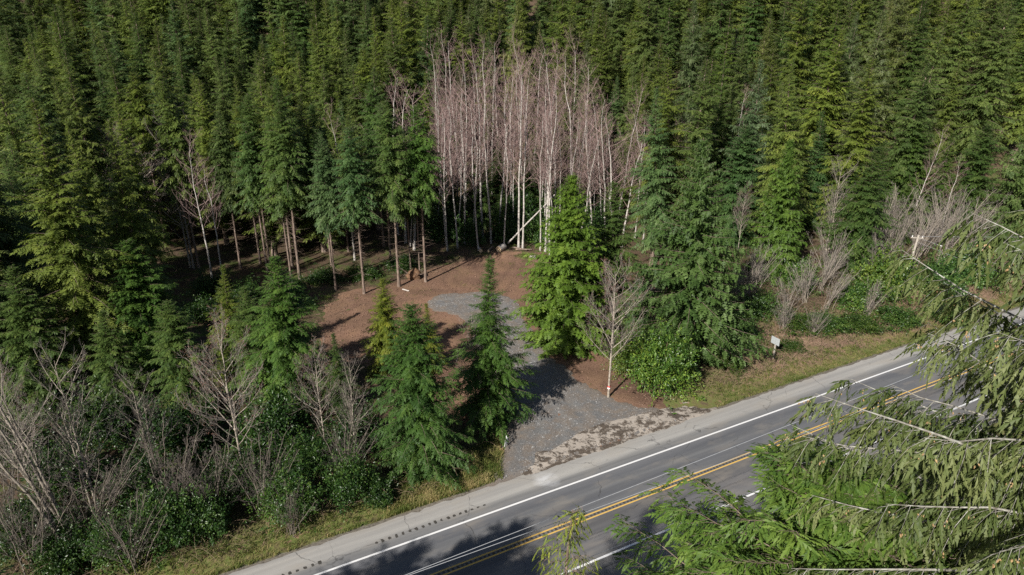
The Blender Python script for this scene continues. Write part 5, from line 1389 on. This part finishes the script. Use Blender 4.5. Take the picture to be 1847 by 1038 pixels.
log("log", gz(23.6, 64.6, 0.5), gz(26.0, 62.9, 0.3), 0.10, 0.08, 'pale pole lying in the brambles left of the road sign', bark='bark')

# root mound between the firs
rng = np.random.default_rng(31)
m_, nt, out = mat("root_mound_earth")
nn_ = noise(nt, 4, 5, 0.7, pos(nt))
surf(nt, out, ramp(nt, nn_, [(0.3, (0.06, 0.035, 0.025)), (0.55, (0.17, 0.10, 0.06)), (0.75, (0.28, 0.19, 0.12))]), 0.95, 0.1, nn_, 1.0, 0.15)
import bmesh
def lump(seed, sx, sy, sz, m, name):
    bm = bmesh.new(); bmesh.ops.create_icosphere(bm, subdivisions=3, radius=1.0)
    r = np.random.default_rng(seed); ph = r.uniform(0, 6, 6)
    for v in bm.verts:
        c = v.co
        k = 1 + 0.2 * math.sin(3 * c.x + ph[0]) * math.sin(2.6 * c.y + ph[1]) + 0.14 * math.sin(6 * c.z + ph[2]) * math.sin(5 * c.x + ph[3]) + 0.06 * math.sin(13 * c.y + ph[4]) * math.sin(11 * c.z + ph[5])
        v.co = Vector((c.x * sx * k, c.y * sy * k, c.z * sz * k))
    me = bpy.data.meshes.new(name); bm.to_mesh(me); bm.free(); me.materials.append(m)
    return me
rm = bpy.data.objects.new("root_mound", None); COL.objects.link(rm); rm.location = gz(-13.1, 84.6, 0)
tag(rm, 'upturned root mound of reddish earth between the fir trunks', 'root mound')
link("earth", lump(3, 1.0, 0.6, 0.85, m_, "earth"), rm, (0, 0, 0.55))
mb = MB(); k = 22
az = rng.uniform(0, 6.28, k); s = np.linspace(0, 1, 5)
P = np.stack([np.cos(az)[:, None] * (0.5 + 1.0 * s), np.sin(az)[:, None] * 0.5 * (0.4 + s), 0.7 + rng.uniform(-0.3, 0.7, (k, 1)) * s + 0 * az[:, None]], -1) + np.cumsum(rng.normal(0, 0.06, (k, 5, 3)), 1)
tubes(P, np.full((k, 1), 0.05) * np.linspace(1, 0.25, 5)[None], 5, mb)
link("roots", mb.mesh("roots", M['bark'], True), rm)

# stones, clods and sticks strewn over the clearing and driveway edge
def strewn(name, label, n, test, seed, size, m, cat):
    rng = np.random.default_rng(seed)
    p = scatter(rng, n, test)
    V0 = np.array([[1, 0, 0], [-1, 0, 0], [0, 1, 0], [0, -1, 0], [0, 0, 1], [0, 0, -1]], float)
    T0 = np.array([(0, 2, 4), (2, 1, 4), (1, 3, 4), (3, 0, 4), (2, 0, 5), (1, 2, 5), (3, 1, 5), (0, 3, 5)])
    s = rng.uniform(*size, (n, 1, 1)) * rng.uniform(0.6, 1.4, (n, 1, 3)) * np.array([1, 1, 0.6])
    a = rng.uniform(0, 6.28, n)
    R = np.stack([np.stack([np.cos(a), -np.sin(a), 0 * a], -1), np.stack([np.sin(a), np.cos(a), 0 * a], -1), np.stack([0 * a, 0 * a, 1 + 0 * a], -1)], 1)
    V = np.einsum('nij,nkj->nki', R, (V0[None] + rng.normal(0, 0.2, (n, 6, 3))) * s)
    V[..., :2] += p[:, None]
    V[..., 2] += (zg(p[:, 0], p[:, 1]) + 0.07)[:, None]
    mb = MB().add(V, tris=(np.arange(n) * 6)[:, None, None] + T0[None])
    tag(link(name, mb.mesh(name, m)), label, cat, None, 'stuff')
M['clod'] = simple("soil_clods", (0.08, 0.045, 0.032), (0.22, 0.14, 0.1), 3, 0.95, 0.1)
M['stone'] = simple("grey_stones", (0.12, 0.12, 0.125), (0.34, 0.335, 0.33), 2, 0.85, 0.3)
strewn("soil_clods", 'small clods of brown soil strewn over the clearing', 3500, lambda x, y: (clear_sd(x, y) > 0) & (in_poly_sd(x, y, DRIVE) < -0.2) & (bb(x, y) > 41), 41, (0.03, 0.11), M['clod'], 'soil')
strewn("driveway_stones", 'loose grey stones on the gravel driveway', 3500, lambda x, y: (in_poly_sd(x, y, DRIVE) > 0.2) & (bb(x, y) > 38), 42, (0.02, 0.07), M['stone'], 'stones')
def litter(name, label, n, test, seed, ln):
    rng = np.random.default_rng(seed)
    p = scatter(rng, n, test)
    a = rng.uniform(0, 6.28, n); L = rng.uniform(*ln, n)
    s = np.linspace(-0.5, 0.5, 3)
    P = np.stack([p[:, :1] + np.cos(a)[:, None] * L[:, None] * s, p[:, 1:] + np.sin(a)[:, None] * L[:, None] * s, (zg(p[:, 0], p[:, 1]) + 0.09)[:, None] + rng.uniform(0, 0.1, (n, 1)) * (s + 0.5)], -1)
    P += rng.normal(0, 0.04, P.shape) * np.array([1, 1, 0.2])
    mb = MB(); tubes(P, np.full((n, 1), 0.014) * np.array([[1, 0.9, 0.5]]), 3, mb)
    tag(link(name, mb.mesh(name, M['cane'])), label, 'sticks', None, 'stuff')
litter("fallen_sticks", 'fallen sticks and twigs along the edge of the clearing', 900,
       lambda x, y: (np.abs(clear_sd(x, y)) < 2.2) & (bb(x, y) > 41) & ((x < -3) | (x > 7) | (y > 84)), 43, (0.3, 1.4))
